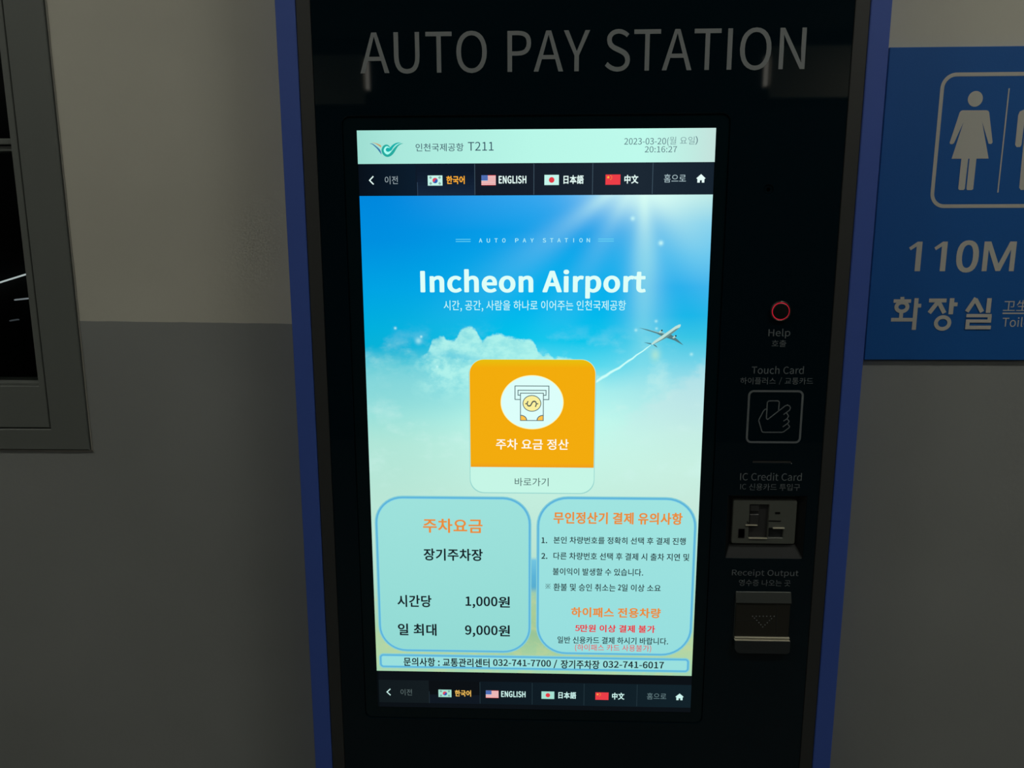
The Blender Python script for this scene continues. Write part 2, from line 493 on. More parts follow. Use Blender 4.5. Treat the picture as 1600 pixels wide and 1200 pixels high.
# ------------------------------------------------------------------ materials of the place
def wall_paint():
    """cream above a hand-painted line, grey below it"""
    mt = paint('wall_paint', (200, 197, 186), rough=0.75, spec=0.25, grain=0.12, scale=140.0)
    nt = mt.node_tree
    b = nt.nodes['Principled BSDF']
    tc = nt.nodes.new('ShaderNodeTexCoord')
    sp = nt.nodes.new('ShaderNodeSeparateXYZ')
    nt.links.new(tc.outputs['Object'], sp.inputs[0])
    mu = nt.nodes.new('ShaderNodeMath'); mu.operation = 'MULTIPLY_ADD'      # z + 0.0123 x
    mu.inputs[1].default_value = 0.0123
    nt.links.new(sp.outputs['X'], mu.inputs[0])
    nt.links.new(sp.outputs['Z'], mu.inputs[2])
    nz = nt.nodes.new('ShaderNodeTexNoise'); nz.inputs['Scale'].default_value = 30
    na = nt.nodes.new('ShaderNodeMath'); na.operation = 'MULTIPLY_ADD'
    na.inputs[1].default_value = 0.0015
    nt.links.new(tc.outputs['Object'], nz.inputs['Vector'])
    nt.links.new(nz.outputs[0], na.inputs[0])
    nt.links.new(mu.outputs[0], na.inputs[2])
    gt = nt.nodes.new('ShaderNodeMath'); gt.operation = 'GREATER_THAN'
    gt.inputs[1].default_value = CAM_Z - 0.0886 + 0.00075
    nt.links.new(na.outputs[0], gt.inputs[0])
    # faint scuffs
    n2 = nt.nodes.new('ShaderNodeTexNoise'); n2.inputs['Scale'].default_value = 5; n2.inputs['Detail'].default_value = 6
    nt.links.new(tc.outputs['Object'], n2.inputs['Vector'])
    mr = nt.nodes.new('ShaderNodeMapRange')
    mr.inputs[1].default_value = 0.3; mr.inputs[2].default_value = 0.7
    mr.inputs[3].default_value = 0.95; mr.inputs[4].default_value = 1.05
    nt.links.new(n2.outputs[0], mr.inputs[0])
    mx = nt.nodes.new('ShaderNodeMix'); mx.data_type = 'RGBA'
    mx.inputs[6].default_value = rgb((147, 149, 147))
    mx.inputs[7].default_value = rgb((204, 201, 188))
    nt.links.new(gt.outputs[0], mx.inputs[0])
    hs = nt.nodes.new('ShaderNodeHueSaturation')
    nt.links.new(mr.outputs[0], hs.inputs['Value'])
    nt.links.new(mx.outputs[2], hs.inputs['Color'])
    nt.links.new(hs.outputs[0], b.inputs['Base Color'])
    return mt

M_WALL = wall_paint()
M_CREAM = paint('cream_paint', (196, 190, 172), rough=0.7, spec=0.3, grain=0.1, scale=80)
M_FLOOR = paint('floor_coating', (92, 96, 94), rough=0.45, grain=0.1, scale=60, mottle=0.12)
M_CEIL = paint('ceiling_paint', (120, 120, 116), rough=0.9, grain=0.2, scale=60)
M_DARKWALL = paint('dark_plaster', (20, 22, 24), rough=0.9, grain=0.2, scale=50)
M_WINMETAL = paint('grey_window_metal', (108, 112, 108), rough=0.5, grain=0.05, scale=200, mottle=0.05)
M_GASKET = paint('black_gasket', (30, 30, 30), rough=0.8)
M_CAULK = paint('sealant', (150, 147, 140), rough=0.7, grain=0.5, scale=90)
M_BLUE = paint('blue_powder_coat', (68, 98, 188), rough=0.5, grain=0.04, scale=900)
M_GREYSTEEL = paint('grey_powder_coat', (54, 55, 54), rough=0.5, grain=0.05, scale=900)
M_BLACKSTEEL = paint('black_powder_coat', (16, 17, 18), rough=0.5)
M_GLASS = paint('black_glass', (6, 24, 32), rough=0.03, spec=0.5)
M_BEZEL = paint('black_bezel_glass', (8, 28, 34), rough=0.06, spec=0.5)
M_PRINT = paint('grey_print', (146, 150, 152), rough=0.6, spec=0.2)
M_PRINT2 = paint('dim_grey_print', (112, 118, 122), rough=0.6, spec=0.2)
M_CHROME = paint('bright_metal', (190, 188, 182), rough=0.22, metal=1.0)
M_SATIN = paint('satin_metal', (84, 88, 86), rough=0.4, metal=0.5, grain=0.03, scale=700)
M_READER = paint('grey_reader_plastic', (92, 95, 89), rough=0.42, grain=0.06, scale=600)
M_READER_DK = paint('dark_reader_plastic', (60, 60, 60), rough=0.35)
M_BUTTON = paint('button_metal', (120, 112, 104), rough=0.3, metal=0.9)
M_TUB = paint('dark_tub_plastic', (17, 22, 24), rough=0.45)
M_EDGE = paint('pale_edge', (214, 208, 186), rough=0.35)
M_LIP = paint('dark_lip', (46, 50, 52), rough=0.4)
M_BLACK = paint('black_plastic', (10, 10, 11), rough=0.4)
M_SIGNBLUE = paint('blue_sign_film', (26, 98, 178), rough=0.5, spec=0.35, grain=0.08, scale=700)
M_SIGNGREY = paint('pale_grey_film', (205, 203, 194), rough=0.55, spec=0.3)
M_LAMPBODY = paint('white_lamp_metal', (210, 210, 205), rough=0.4)

# ------------------------------------------------------------------ the room
ROOM_X0, ROOM_X1, ROOM_Y0, ROOM_H = -3.6, 3.6, -5.0, 3.1
boxes('floor', [(ROOM_X0, ROOM_X1, ROOM_Y0 - 0.1, 2.6, -0.08, 0.0)], M_FLOOR, kind='structure')
boxes('ceiling', [(ROOM_X0, ROOM_X1, ROOM_Y0 - 0.1, 2.6, ROOM_H, ROOM_H + 0.1)], M_CEIL, kind='structure')

WX0, WX1, WZ0, WZ1 = -1450.0, -579.0, -249.5, 850.0          # window opening, mm around the eye height
wall_outline = [(ROOM_X0 * 1000, -1500), (ROOM_X1 * 1000, -1500), (ROOM_X1 * 1000, (ROOM_H - CAM_Z) * 1000), (ROOM_X0 * 1000, (ROOM_H - CAM_Z) * 1000)]
plate('wall_front', [wall_outline, [(WX0, WZ0), (WX1, WZ0), (WX1, WZ1), (WX0, WZ1)]], WALL_Y, WALL_Y + 0.15, M_WALL, kind='structure')
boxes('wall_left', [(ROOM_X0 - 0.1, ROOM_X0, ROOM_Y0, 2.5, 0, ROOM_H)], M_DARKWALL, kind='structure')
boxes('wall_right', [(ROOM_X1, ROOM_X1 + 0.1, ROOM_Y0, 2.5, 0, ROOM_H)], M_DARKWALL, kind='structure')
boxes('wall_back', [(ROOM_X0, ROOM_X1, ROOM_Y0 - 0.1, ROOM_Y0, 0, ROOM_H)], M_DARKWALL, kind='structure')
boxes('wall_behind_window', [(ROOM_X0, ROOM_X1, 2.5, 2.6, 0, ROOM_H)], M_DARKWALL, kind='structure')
# pale lintels across the aisle, seen only mirrored in the black glass
boxes('trim_1', [(-3.5, -1.30, -4.995, -4.93, 2.62, 2.97)], M_CREAM, kind='structure')
boxes('trim_2', [(1.72, 3.5, -4.995, -4.93, 2.64, 3.0)], M_CREAM, kind='structure')

# ------------------------------------------------------------------ window in the left of the wall
def loop_rect(x0, x1, z0, z1):
    return [(x0, z0), (x1, z0), (x1, z1), (x0, z1)]
win = bpy.data.objects.new('window_1', None)
win.location = ((WX0 + WX1) / 2000, WALL_Y, CAM_Z + WZ0 / 1000)
win['kind'] = 'structure'
COL.objects.link(win)
SX = -627.5                                                   # edge of the sash against the frame
fx = WX1 - SX
plate('window_frame', [loop_rect(WX0 + 0.5, WX1 - 0.5, WZ0 + 0.5, WZ1 - 0.5), loop_rect(WX0 - WX0 + WX0 - fx * -1, SX, -221.5, WZ1 - fx)],
      WALL_Y - 0.004, WALL_Y + 0.09, M_WINMETAL, win, bevel=1.0)
plate('window_sash', [loop_rect(WX0 + 50.5, SX - 2.0, -220.0, WZ1 - 50.5), loop_rect(WX0 + 62, -638.5, -165, WZ1 - 62)],
      WALL_Y - 0.002, WALL_Y + 0.07, M_WINMETAL, win, bevel=0.8)
boxes('window_muntin', [((WX0 + 62) / 1000, -0.6385, WALL_Y + 0.006, WALL_Y + 0.03, CAM_Z + 0.126, CAM_Z + 0.1325),
                        ((WX0 + 62) / 1000, -0.6385, WALL_Y + 0.002, WALL_Y + 0.03, CAM_Z + 0.1335, CAM_Z + 0.1405)], M_WINMETAL, win, bevel=0.0008)
boxes('window_bead', [((WX0 + 62) / 1000, -0.6387, WALL_Y + 0.001, WALL_Y + 0.02, CAM_Z - 0.1648, CAM_Z - 0.1605)], M_WINMETAL, win, bevel=0.0006)
boxes('window_gasket', [(SX / 1000 - 0.002, SX / 1000, WALL_Y + 0.0015, WALL_Y + 0.06, CAM_Z - 0.2215, CAM_Z + (WZ1 - 50) / 1000)], M_GASKET, win)
# sealant between frame and wall: an uneven thin bead
seal = []
n = 60
for i in range(n + 1):
    t = i / n
    seal.append((WX1 + 0.6 + random.uniform(-0.2, 0.2), WZ1 + (WZ0 - 3 - WZ1) * t))
bead = [(p[0] + 1.7 + random.uniform(-0.25, 0.25), p[1]) for p in reversed(seal)]
plate('window_sealant', [seal + bead], WALL_Y - 0.0010, WALL_Y + 0.002, M_CAULK, win)
seal2 = [(WX0 + (WX1 + 3.5 - WX0) * i / n, WZ0 + random.uniform(-0.4, 0.5)) for i in range(n + 1)]
bead2 = [(p[0], p[1] - 2.0 - random.uniform(0, 0.7)) for p in reversed(seal2)]
plate('window_sealant', [seal2 + bead2], WALL_Y - 0.0010, WALL_Y + 0.002, M_CAULK, win)

def pane_material():
    mt = bpy.data.materials.new('window_glass')
    mt.use_nodes = True
    nt = mt.node_tree
    nt.nodes.clear()
    o = nt.nodes.new('ShaderNodeOutputMaterial')
    mix = nt.nodes.new('ShaderNodeMixShader')
    tr = nt.nodes.new('ShaderNodeBsdfTransparent'); tr.inputs[0].default_value = (0.75, 0.8, 0.78, 1)
    gl = nt.nodes.new('ShaderNodeBsdfGlossy'); gl.inputs['Roughness'].default_value = 0.02
    fr = nt.nodes.new('ShaderNodeFresnel'); fr.inputs[0].default_value = 1.5
    nt.links.new(fr.outputs[0], mix.inputs[0])
    nt.links.new(tr.outputs[0], mix.inputs[1])
    nt.links.new(gl.outputs[0], mix.inputs[2])
    nt.links.new(mix.outputs[0], o.inputs[0])
    return mt
boxes('window_pane', [((WX0 + 63) / 1000, -0.6395, WALL_Y + 0.016, WALL_Y + 0.020, CAM_Z - 0.1600, CAM_Z + (WZ1 - 63) / 1000)], pane_material(), win)

# glowing tubes added behind the window, standing for lights reflected in its pane
def tube(name, P, r, mat, parent=None, sides=10):
    V, Fc = [], []
    P = [Vector(p) for p in P]
    for i, p in enumerate(P):
        t = (P[min(i + 1, len(P) - 1)] - P[max(i - 1, 0)]).normalized()
        u = t.cross(Vector((0, 1, 0.2))).normalized()
        w = t.cross(u)
        for k in range(sides):
            a = 2 * math.pi * k / sides
            V.append(p + (u * math.cos(a) + w * math.sin(a)) * r)
    for i in range(len(P) - 1):
        for k in range(sides):
            Fc.append((i * sides + k, i * sides + (k + 1) % sides, (i + 1) * sides + (k + 1) % sides, (i + 1) * sides + k))
    Fc.append(tuple(range(sides)))
    Fc.append(tuple((len(P) - 1) * sides + k for k in range(sides)))
    return mesh_from(name, V, Fc, [mat], parent, smooth=False)

for P, lb, s in (([(-2.90, 2.47, 1.28), (-2.56, 2.47, 1.345), (-2.44, 2.47, 1.3833), (-2.31, 2.47, 1.4209), (-2.18, 2.47, 1.46)], 'upper bright slanting line, stand-in for a reflection in the window', (232, 236, 240)),
                 ([(-2.396, 2.47, 1.2994), (-2.311, 2.47, 1.308), (-2.18, 2.47, 1.320)], 'middle dim slanting line, stand-in for a reflection in the window', (150, 152, 160)),
                 ([(-2.43, 2.47, 1.203), (-2.413, 2.47, 1.206), (-2.390, 2.47, 1.2095), (-2.383, 2.47, 1.2085)], 'short faint line, lowest stand-in for a reflection in the window', (70, 72, 78))):
    t = thing('glow_tube', lb, 'lamp', (P[0][0], 2.5, P[0][2]), 'stand-ins for lights reflected in the window')
    tube('tube', P, 0.0036, emit(s, 'reflected_line_glow'), t)
    boxes('stand_in_clip', [(P[0][0] - 0.004, P[0][0] + 0.004, 2.468, 2.5, P[0][2] - 0.004, P[0][2] + 0.004)], M_BLACK, t)
    boxes('stand_in_clip', [(P[-1][0] - 0.004, P[-1][0] + 0.004, 2.468, 2.5, P[-1][2] - 0.004, P[-1][2] + 0.004)], M_BLACK, t)


# ------------------------------------------------------------------ ceiling lamps and added fill lights
def ceiling_lamp(x, y, label, strength=LAMP_STRENGTH):
    t = thing('ceiling_lamp', label, 'lamp', (x, y, ROOM_H), 'strip lights on the ceiling')
    boxes('lamp_housing', [(x - 0.62, x + 0.62, y - 0.075, y + 0.075, ROOM_H - 0.06, ROOM_H)], M_LAMPBODY, t, bevel=0.006)
    boxes('lamp_diffuser', [(x - 0.60, x + 0.60, y - 0.06, y + 0.06, ROOM_H - 0.082, ROOM_H - 0.058)],
          emit((250, 250, 237), 'lamp_light', strength), t)
    return t
ceiling_lamp(-1.5, -0.95, 'white ceiling strip light above the window side of the aisle')
ceiling_lamp(1.35, -0.95, 'white ceiling strip light above the toilet sign side of the aisle', LAMP_STRENGTH * 1.5)
ceiling_lamp(-0.1, -2.4, 'unseen fill light added on the ceiling of the aisle, facing the pay station', 9.0)  # added frontal fill, softens the shadow of the pay station on the wall
ceiling_lamp(-2.95, -4.2, 'unseen fill light added on the ceiling by the far wall, window side', 17.0)  # added to brighten the lintel mirrored in the black glass
ceiling_lamp(2.95, -4.2, 'unseen fill light added on the ceiling by the far wall, toilet sign side', 17.0)  # added likewise for the lintel on this side
for sx, lb in ((-1.275, 'short upright wall light on the far wall, on the window side'), (1.69, 'short upright wall light on the far wall, on the toilet sign side')):
    t = thing('wall_light', lb, 'lamp', (sx, -5.0, 2.74), 'upright lights on the far wall')
    boxes('light_base', [(sx - 0.016, sx + 0.016, -5.0, -4.97, 2.72, 2.94)], M_LAMPBODY, t)
    boxes('glow_tube', [(sx - 0.012, sx + 0.012, -4.97, -4.945, 2.73, 2.93)], emit((255, 250, 235), 'lamp_light', 1.5), t)

# ------------------------------------------------------------------ the pay station
KX = 45.5
station = thing('pay_station', 'tall black glass parking pay station with blue side strips and a lit touch screen', 'kiosk', (KX / 1000, 0.03, 0.0))
Z0, Z1 = -1500.0, 430.0
boxes('cabinet', [(-0.283, 0.374, 0.010, WALL_Y - 0.0005, 0.02, CAM_Z + Z1 / 1000 - 0.004)], M_BLACKSTEEL, station)
boxes('plinth', [(-0.27, 0.36, 0.014, WALL_Y - 0.0005, 0.0, 0.02)], M_BLACKSTEEL, station)
for a, b in ((-285.3, -263.2), (353.9, 376.0)):
    plate('side_strip', [loop_rect(a, b, Z0 + 5, Z1)], -0.002, WALL_Y - 0.0005, M_BLUE, station, bevel=0.9, label='blue side strip')
for a, b in ((-262.6, -247.2), (338.0, 353.4)):
    plate('frame_strip', [loop_rect(a, b, Z0 + 22, Z1 - 2)], -0.001, 0.010, M_GREYSTEEL, station, bevel=0.5, label='dark grey frame strip')

BEZ = rrect(-217.6, 212.3, -586.5, 152.0, 9.0)
TUB = rrect(230.5, 323.6, -363.5, -284.5, 2.0)
CAMH = ellipse(257.9, 70.9, 5.2, n=28)
SLOT = rrect(256.9, 303.0, -244.0, -240.9, 1.2)
plate('front_panel', [loop_rect(-247.0, 337.8, Z0 + 22, Z1 - 2), BEZ, TUB, CAMH, SLOT], 0.0, 0.0098, M_GLASS, station, bevel=0.5, label='black glass front')
boxes('card_slot', [(0.2575, 0.3024, 0.0004, 0.0097, CAM_Z - 0.2436, CAM_Z - 0.2413)], M_READER_DK, station)
plate('lens_hole', [ellipse(257.9, 70.9, 5.0, n=28), ellipse(257.9, 70.9, 2.2, n=20)], 0.0012, 0.0097, M_GLASS, station, bevel=0.3)

pan = lambda x, z, k=0: (x / 1000.0, -0.00025 - k * 0.0001, CAM_Z + z / 1000.0)
fl = Flat(pan)
fl.text('AUTO PAY STATION', -194.4, 288.6, 239.0, 197.0, M_PRINT)
fl.build('title_lettering', station, 'grey AUTO PAY STATION lettering')

# ---- touch screen -------------------------------------------------------------------------
XL, ZT, MMPX = -201.18, 137.0, 398.34 / 1080.0
YS = 0.0012                                                   # the display lies just behind the glass front
dsp = lambda x, y, k=0: (( XL + x * MMPX) / 1000.0, YS - k * 0.00006, CAM_Z + (ZT - y * MMPX) / 1000.0)
plate('bezel', [offset(BEZ, -0.35)], YS + 0.0006, 0.0097, M_BEZEL, station, bevel=0.5)
fl = Flat(dsp)
fl.rect(0, 1080, 0, 1920, emit((7, 12, 15)))
fl.rect(6, 1080, 1784, 1920, emit((12, 17, 22)), 1)
screen = fl.build('touch_screen', station, 'lit touch screen')

WHITE = emit((222, 255, 248))
DARKTXT = emit((22, 32, 38))
C = emit

def horizontal_fade(name, stops):
    """a displayed picture that changes colour from left to right"""
    mt = bpy.data.materials.new(name)
    mt.use_nodes = True
    nt = mt.node_tree
    nt.nodes.clear()
    o = nt.nodes.new('ShaderNodeOutputMaterial')
    e = nt.nodes.new('ShaderNodeEmission')
    tc = nt.nodes.new('ShaderNodeTexCoord')
    sp = nt.nodes.new('ShaderNodeSeparateXYZ')
    cr = nt.nodes.new('ShaderNodeValToRGB')
    ramp(cr, stops)
    nt.links.new(tc.outputs['Generated'], sp.inputs[0])
    nt.links.new(sp.outputs['X'], cr.inputs[0])
    nt.links.new(cr.outputs[0], e.inputs[0])
    nt.links.new(e.outputs[0], o.inputs[0])
    return mt

def ramp(node, stops):
    el = node.color_ramp.elements
    while len(el) > 1:
        el.remove(el[-1])
    el[0].position = stops[0][0]
    el[0].color = rgb(stops[0][1])
    for p, c in stops[1:]:
        x = el.new(p)
        x.color = rgb(c)

# header with the airport emblem, terminal, date and time
hd = Flat(dsp)
hd.rect(0, 1080, 0, 98, horizontal_fade('header_picture', [(0, (158, 222, 210)), (0.12, (170, 232, 220)), (0.5, (184, 247, 232)), (0.8, (190, 250, 236)), (0.93, (192, 236, 226)), (1, (196, 226, 220))]), 2)
lg = lambda P: [((38 + (p[0] - 250) * 0.0879), (35 + (p[1] - 165) * 0.0923)) + ((p[2] * 0.09,) if len(p) > 2 else ()) for p in P]
TEAL, TEAL2 = C((38, 172, 160)), C((24, 178, 172))
hd.stroke(lg([(960, 500, 60), (1100, 385, 50), (1210, 255, 40), (1330, 195, 12)]), C((176, 255, 244)), k=3, smooth=6)
hd.poly([[q for q in lg(ellipse(850, 420, 130, 130))], ], C((172, 255, 242)), 3)
hd.stroke(lg([(955, 335, 18), (890, 275, 45), (815, 265, 60), (740, 310, 72), (695, 400, 75), (712, 490, 80), (775, 560, 82), (860, 590, 80), (960, 555, 90), (1050, 470, 95), (1130, 370, 75), (1220, 275, 50), (1320, 220, 28), (1415, 203, 4)]), TEAL, k=4, smooth=6)
hd.poly([lg(ellipse(880, 400, 76, 66))], TEAL2, 4)
hd.stroke(lg([(880, 410, 100), (960, 390, 95), (1040, 300, 75), (1130, 230, 55), (1230, 192, 34), (1345, 178, 5)]), TEAL2, k=5, smooth=6)
hd.stroke(lg([(255, 205, 6), (340, 215, 25), (430, 275, 38), (520, 350, 50), (590, 430, 60), (655, 550, 6)]), C((62, 122, 168)), k=4, smooth=6)
hd.stroke(lg([(330, 165, 4), (450, 195, 22), (550, 240, 45), (622, 285, 56), (628, 325, 16)]), C((206, 162, 112)), k=4, smooth=6)
hd.text('인천국제공항', 178, 324, 39, 62, C((58, 84, 100)), 4, 0.004, 'han')
hd.text('T211', 337, 415, 36, 61, C((52, 80, 96)), 4)
GR = C((84, 112, 122))
hd.text('2023-03-20(', 808, 941, 28, 46, GR, 4)
hd.text('월 요일', 943, 1018, 24, 47, C((104, 134, 140)), 4, -0.008, 'han')
hd.text(')', 1020, 1027, 25, 43, GR, 4)
hd.text('20:16:27', 870, 966, 52, 69, GR, 4)
hd.build('header_bar', screen, 'pale mint header with emblem, date and time')

# flags
def flag_korea(f, x0, x1, y0, y1, k, wht):
    f.rect(x0, x1, y0, y1, wht, k)
    cx, cy = (x0 + x1) / 2, (y0 + y1) / 2
    h = y1 - y0
    r = h * 0.27
    f.poly([ellipse(cx, cy, r)], C((222, 70, 96)), k + 1)
    low = ellipse(cx, cy, r, n=20, a0=0, a1=180) + ellipse(cx - r / 2, cy, r / 2, n=10, a0=180, a1=0)[1:-1]
    up = [(x, y) for x, y in ellipse(cx, cy, r, n=20, a0=0, a1=180)]
    f.poly([up], C((44, 90, 178)), k + 2)
    f.poly([ellipse(cx - r / 2, cy, r / 2, n=20)], C((222, 70, 96)), k + 3)
    f.poly([ellipse(cx + r / 2, cy, r / 2, n=20)], C((44, 90, 178)), k + 3)
    ink = C((66, 92, 96))
    for sx in (-1, 1):
        for sy in (-1, 1):
            bx, by = cx + sx * (x1 - x0) * 0.31, cy + sy * h * 0.29
            d = Vector((sx * 0.83, sy * 0.56)).normalized()
            nn = Vector((-d.y, d.x))
            for j in (-1, 0, 1):
                c = Vector((bx, by)) + d * j * h * 0.075
                a, b = c - nn * h * 0.11, c + nn * h * 0.11
                f.stroke([(a.x, a.y), (b.x, b.y)], ink, h * 0.045, k + 1)

def flag_usa(f, x0, x1, y0, y1, k, wht):
    h = (y1 - y0) / 13
    f.rect(x0, x1, y0, y1, C((238, 238, 236)), k)
    for i in range(0, 13, 2):
        f.rect(x0, x1, y0 + i * h, y0 + (i + 1) * h, C((232, 92, 98)), k + 1)
    ux, uy = x0 + (x1 - x0) * 0.45, y0 + 7 * h
    f.rect(x0, ux, y0, uy, C((72, 104, 176)), k + 2)
    for j in range(4):
        for i in range(5):
            f.poly([ellipse(x0 + (ux - x0) * (i + 0.5) / 5, y0 + (uy - y0) * (j + 0.5) / 4, h * 0.22, n=6)], C((176, 200, 232)), k + 3)

def flag_japan(f, x0, x1, y0, y1, k, wht):
    f.rect(x0, x1, y0, y1, wht, k)
    f.poly([ellipse((x0 + x1) / 2, (y0 + y1) / 2, (y1 - y0) * 0.28)], C((228, 60, 70)), k + 1)

def star(cx, cy, r, a0=-90):
    return [(cx + (r if i % 2 == 0 else r * 0.4) * math.cos(math.radians(a0 + 36 * i)), cy + (r if i % 2 == 0 else r * 0.4) * math.sin(math.radians(a0 + 36 * i))) for i in range(10)]

def flag_china(f, x0, x1, y0, y1, k, wht):
    f.rect(x0, x1, y0, y1, C((236, 62, 72)), k)
    h = y1 - y0
    f.poly([star(x0 + h * 0.27, y0 + h * 0.27, h * 0.17)], C((255, 196, 60)), k + 1)
    for dx, dy in ((0.52, 0.10), (0.62, 0.22), (0.62, 0.36), (0.52, 0.48)):
        f.poly([star(x0 + h * dx, y0 + h * dy, h * 0.06)], C((255, 180, 50)), k + 1)

def nav(name, y0, y1, low, sel, label):
    f = Flat(dsp)
    dy = y0 - 98 if not low else y0 - 1818 + 1720           # rows of the bar relative to the upper one
    if not low:
        f.rect(1, 1079, y0, y1, horizontal_fade('upper_navigation_picture', [(0, (8, 16, 26)), (0.16, (12, 28, 44)), (0.17, (16, 22, 34)), (0.5, (22, 30, 42)), (0.8, (28, 40, 52)), (1, (22, 34, 46))]), 2)
        f.rect(180, 357, y0, y1, C((14, 26, 42)), 3)
        for i in range(8):
            f.rect(180, 357, y0 + 15 + i * 10, y1, C((14 + i, 26 + int(i * 1.6), 42 + int(i * 2.4))), 3.2 + i * 0.2)
        f.rect(180, 182, y0 + 55, y1, C((48, 70, 92)), 5)
    else:
        f.rect(6, 1080, y0, y1, horizontal_fade('lower_navigation_picture', [(0, (18, 26, 30)), (0.165, (20, 28, 32)), (0.3, (14, 24, 32)), (0.7, (16, 30, 38)), (1, (18, 34, 42))]), 2)
        f.rect(180, 358, y0, y1, C((12, 16, 20)), 3)
        f.rect(180, 358, y0 + 52, y1, C((16, 24, 34)), 4)
        f.rect(180, 182, y0 + 40, y1, C((34, 48, 56)), 5)
    for x in (357, 537, 715, 896):
        f.rect(x - 1, x + 1, y0 + 2, y1 - 2, C((62, 82, 96) if not low else (36, 54, 62)), 5)
    yt = (136, 157) if not low else (1853, 1874)
    fy = (133, 163) if not low else (1851, 1879)
    wt = C((232, 255, 250)) if not low else C((206, 246, 240))
    fw = C((196, 246, 236)) if not low else C((166, 226, 210))
    ym = (yt[0] + yt[1]) / 2
    f.stroke([(46, ym - 12), (34, ym), (46, ym + 12)], wt, 3.6, 5)
    dim = C((150, 166, 172)) if not low else C((88, 104, 104))
    f.text('이전', 81, 121, yt[0] - 2, yt[1] + 1, dim, 5, 0.0, 'han')
    flag_korea(f, 213, 258, fy[0], fy[1], 5, fw)
    f.text('한국어', 270, 326, yt[0] - 1, yt[1] + 1, C((255, 176, 52)) if not low else C((240, 190, 92)), 5, 0.032, 'han')
    flag_usa(f, 377, 421, fy[0], fy[1], 5, fw)
    f.text('ENGLISH', 430, 514, yt[0], yt[1], wt, 5, 0.032)
    flag_japan(f, 569, 613, fy[0], fy[1], 5, fw)
    f.text('日本語', 627, 688, yt[0] - 1, yt[1] + 2, wt, 5, 0.028, 'han')
    flag_china(f, 754, 799, fy[0], fy[1], 5, fw)
    f.text('中文', 811, 853, yt[0] - 1, yt[1] + 2, wt, 5, 0.032, 'han')
    f.text('홈으로', 930, 996, yt[0] - 3, yt[1] - 0, C((172, 196, 202)) if not low else C((100, 126, 130)), 5, 0.0, 'han')
    hx, ht, hb = 1041, yt[0] - 3, yt[1] + 1
    f.poly([[(hx, ht), (hx + 14, ht + 12.5), (hx + 10.5, ht + 14.5), (hx + 10.5, hb), (hx + 3, hb), (hx + 3, hb - 7), (hx - 3, hb - 7), (hx - 3, hb), (hx - 10.5, hb), (hx - 10.5, ht + 14.5), (hx - 14, ht + 12.5)]], wt, 5)
    f.build(name, screen, label)
nav('navigation_bar', 98, 193, False, 1, 'upper dark language bar with flags')
nav('navigation_bar', 1818, 1903, True, 1, 'dimmer lower language bar with flags')

# the sky picture on the display, drawn by nodes in the picture's own coordinates
class S:
    """a number in a node tree"""
    nt = None
    def __init__(self, s): self.s = s
    @staticmethod
    def put(inp, v):
        if isinstance(v, S):
            S.nt.links.new(v.s, inp)
        else:
            inp.default_value = v
    @staticmethod
    def op(name, *a):
        n = S.nt.nodes.new('ShaderNodeMath')
        n.operation = name
        for i, v in enumerate(a):
            S.put(n.inputs[i], v)
        return S(n.outputs[0])
    def __add__(s, o): return S.op('ADD', s, o)
    __radd__ = __add__
    def __mul__(s, o): return S.op('MULTIPLY', s, o)
    __rmul__ = __mul__
    def __sub__(s, o): return S.op('SUBTRACT', s, o)
    def __rsub__(s, o): return S.op('SUBTRACT', o, s)
    def __truediv__(s, o): return S.op('DIVIDE', s, o)
def sexp(x): return S.op('EXPONENT', x)
def gauss(x): return sexp(S.op('MULTIPLY', x * x, -1.0))
def sstep(a, b, x):
    n = S.nt.nodes.new('ShaderNodeMapRange')
    n.interpolation_type = 'SMOOTHSTEP'
    S.put(n.inputs[0], x); n.inputs[1].default_value = a; n.inputs[2].default_value = b
    return S(n.outputs[0])
def cmix(fac, a, b):
    n = S.nt.nodes.new('ShaderNodeMix'); n.data_type = 'RGBA'
    S.put(n.inputs[0], fac)
    for i, c in ((6, a), (7, b)):
        if isinstance(c, tuple): n.inputs[i].default_value = rgb(c)
        else: S.nt.links.new(c, n.inputs[i])
    return n.outputs[2]

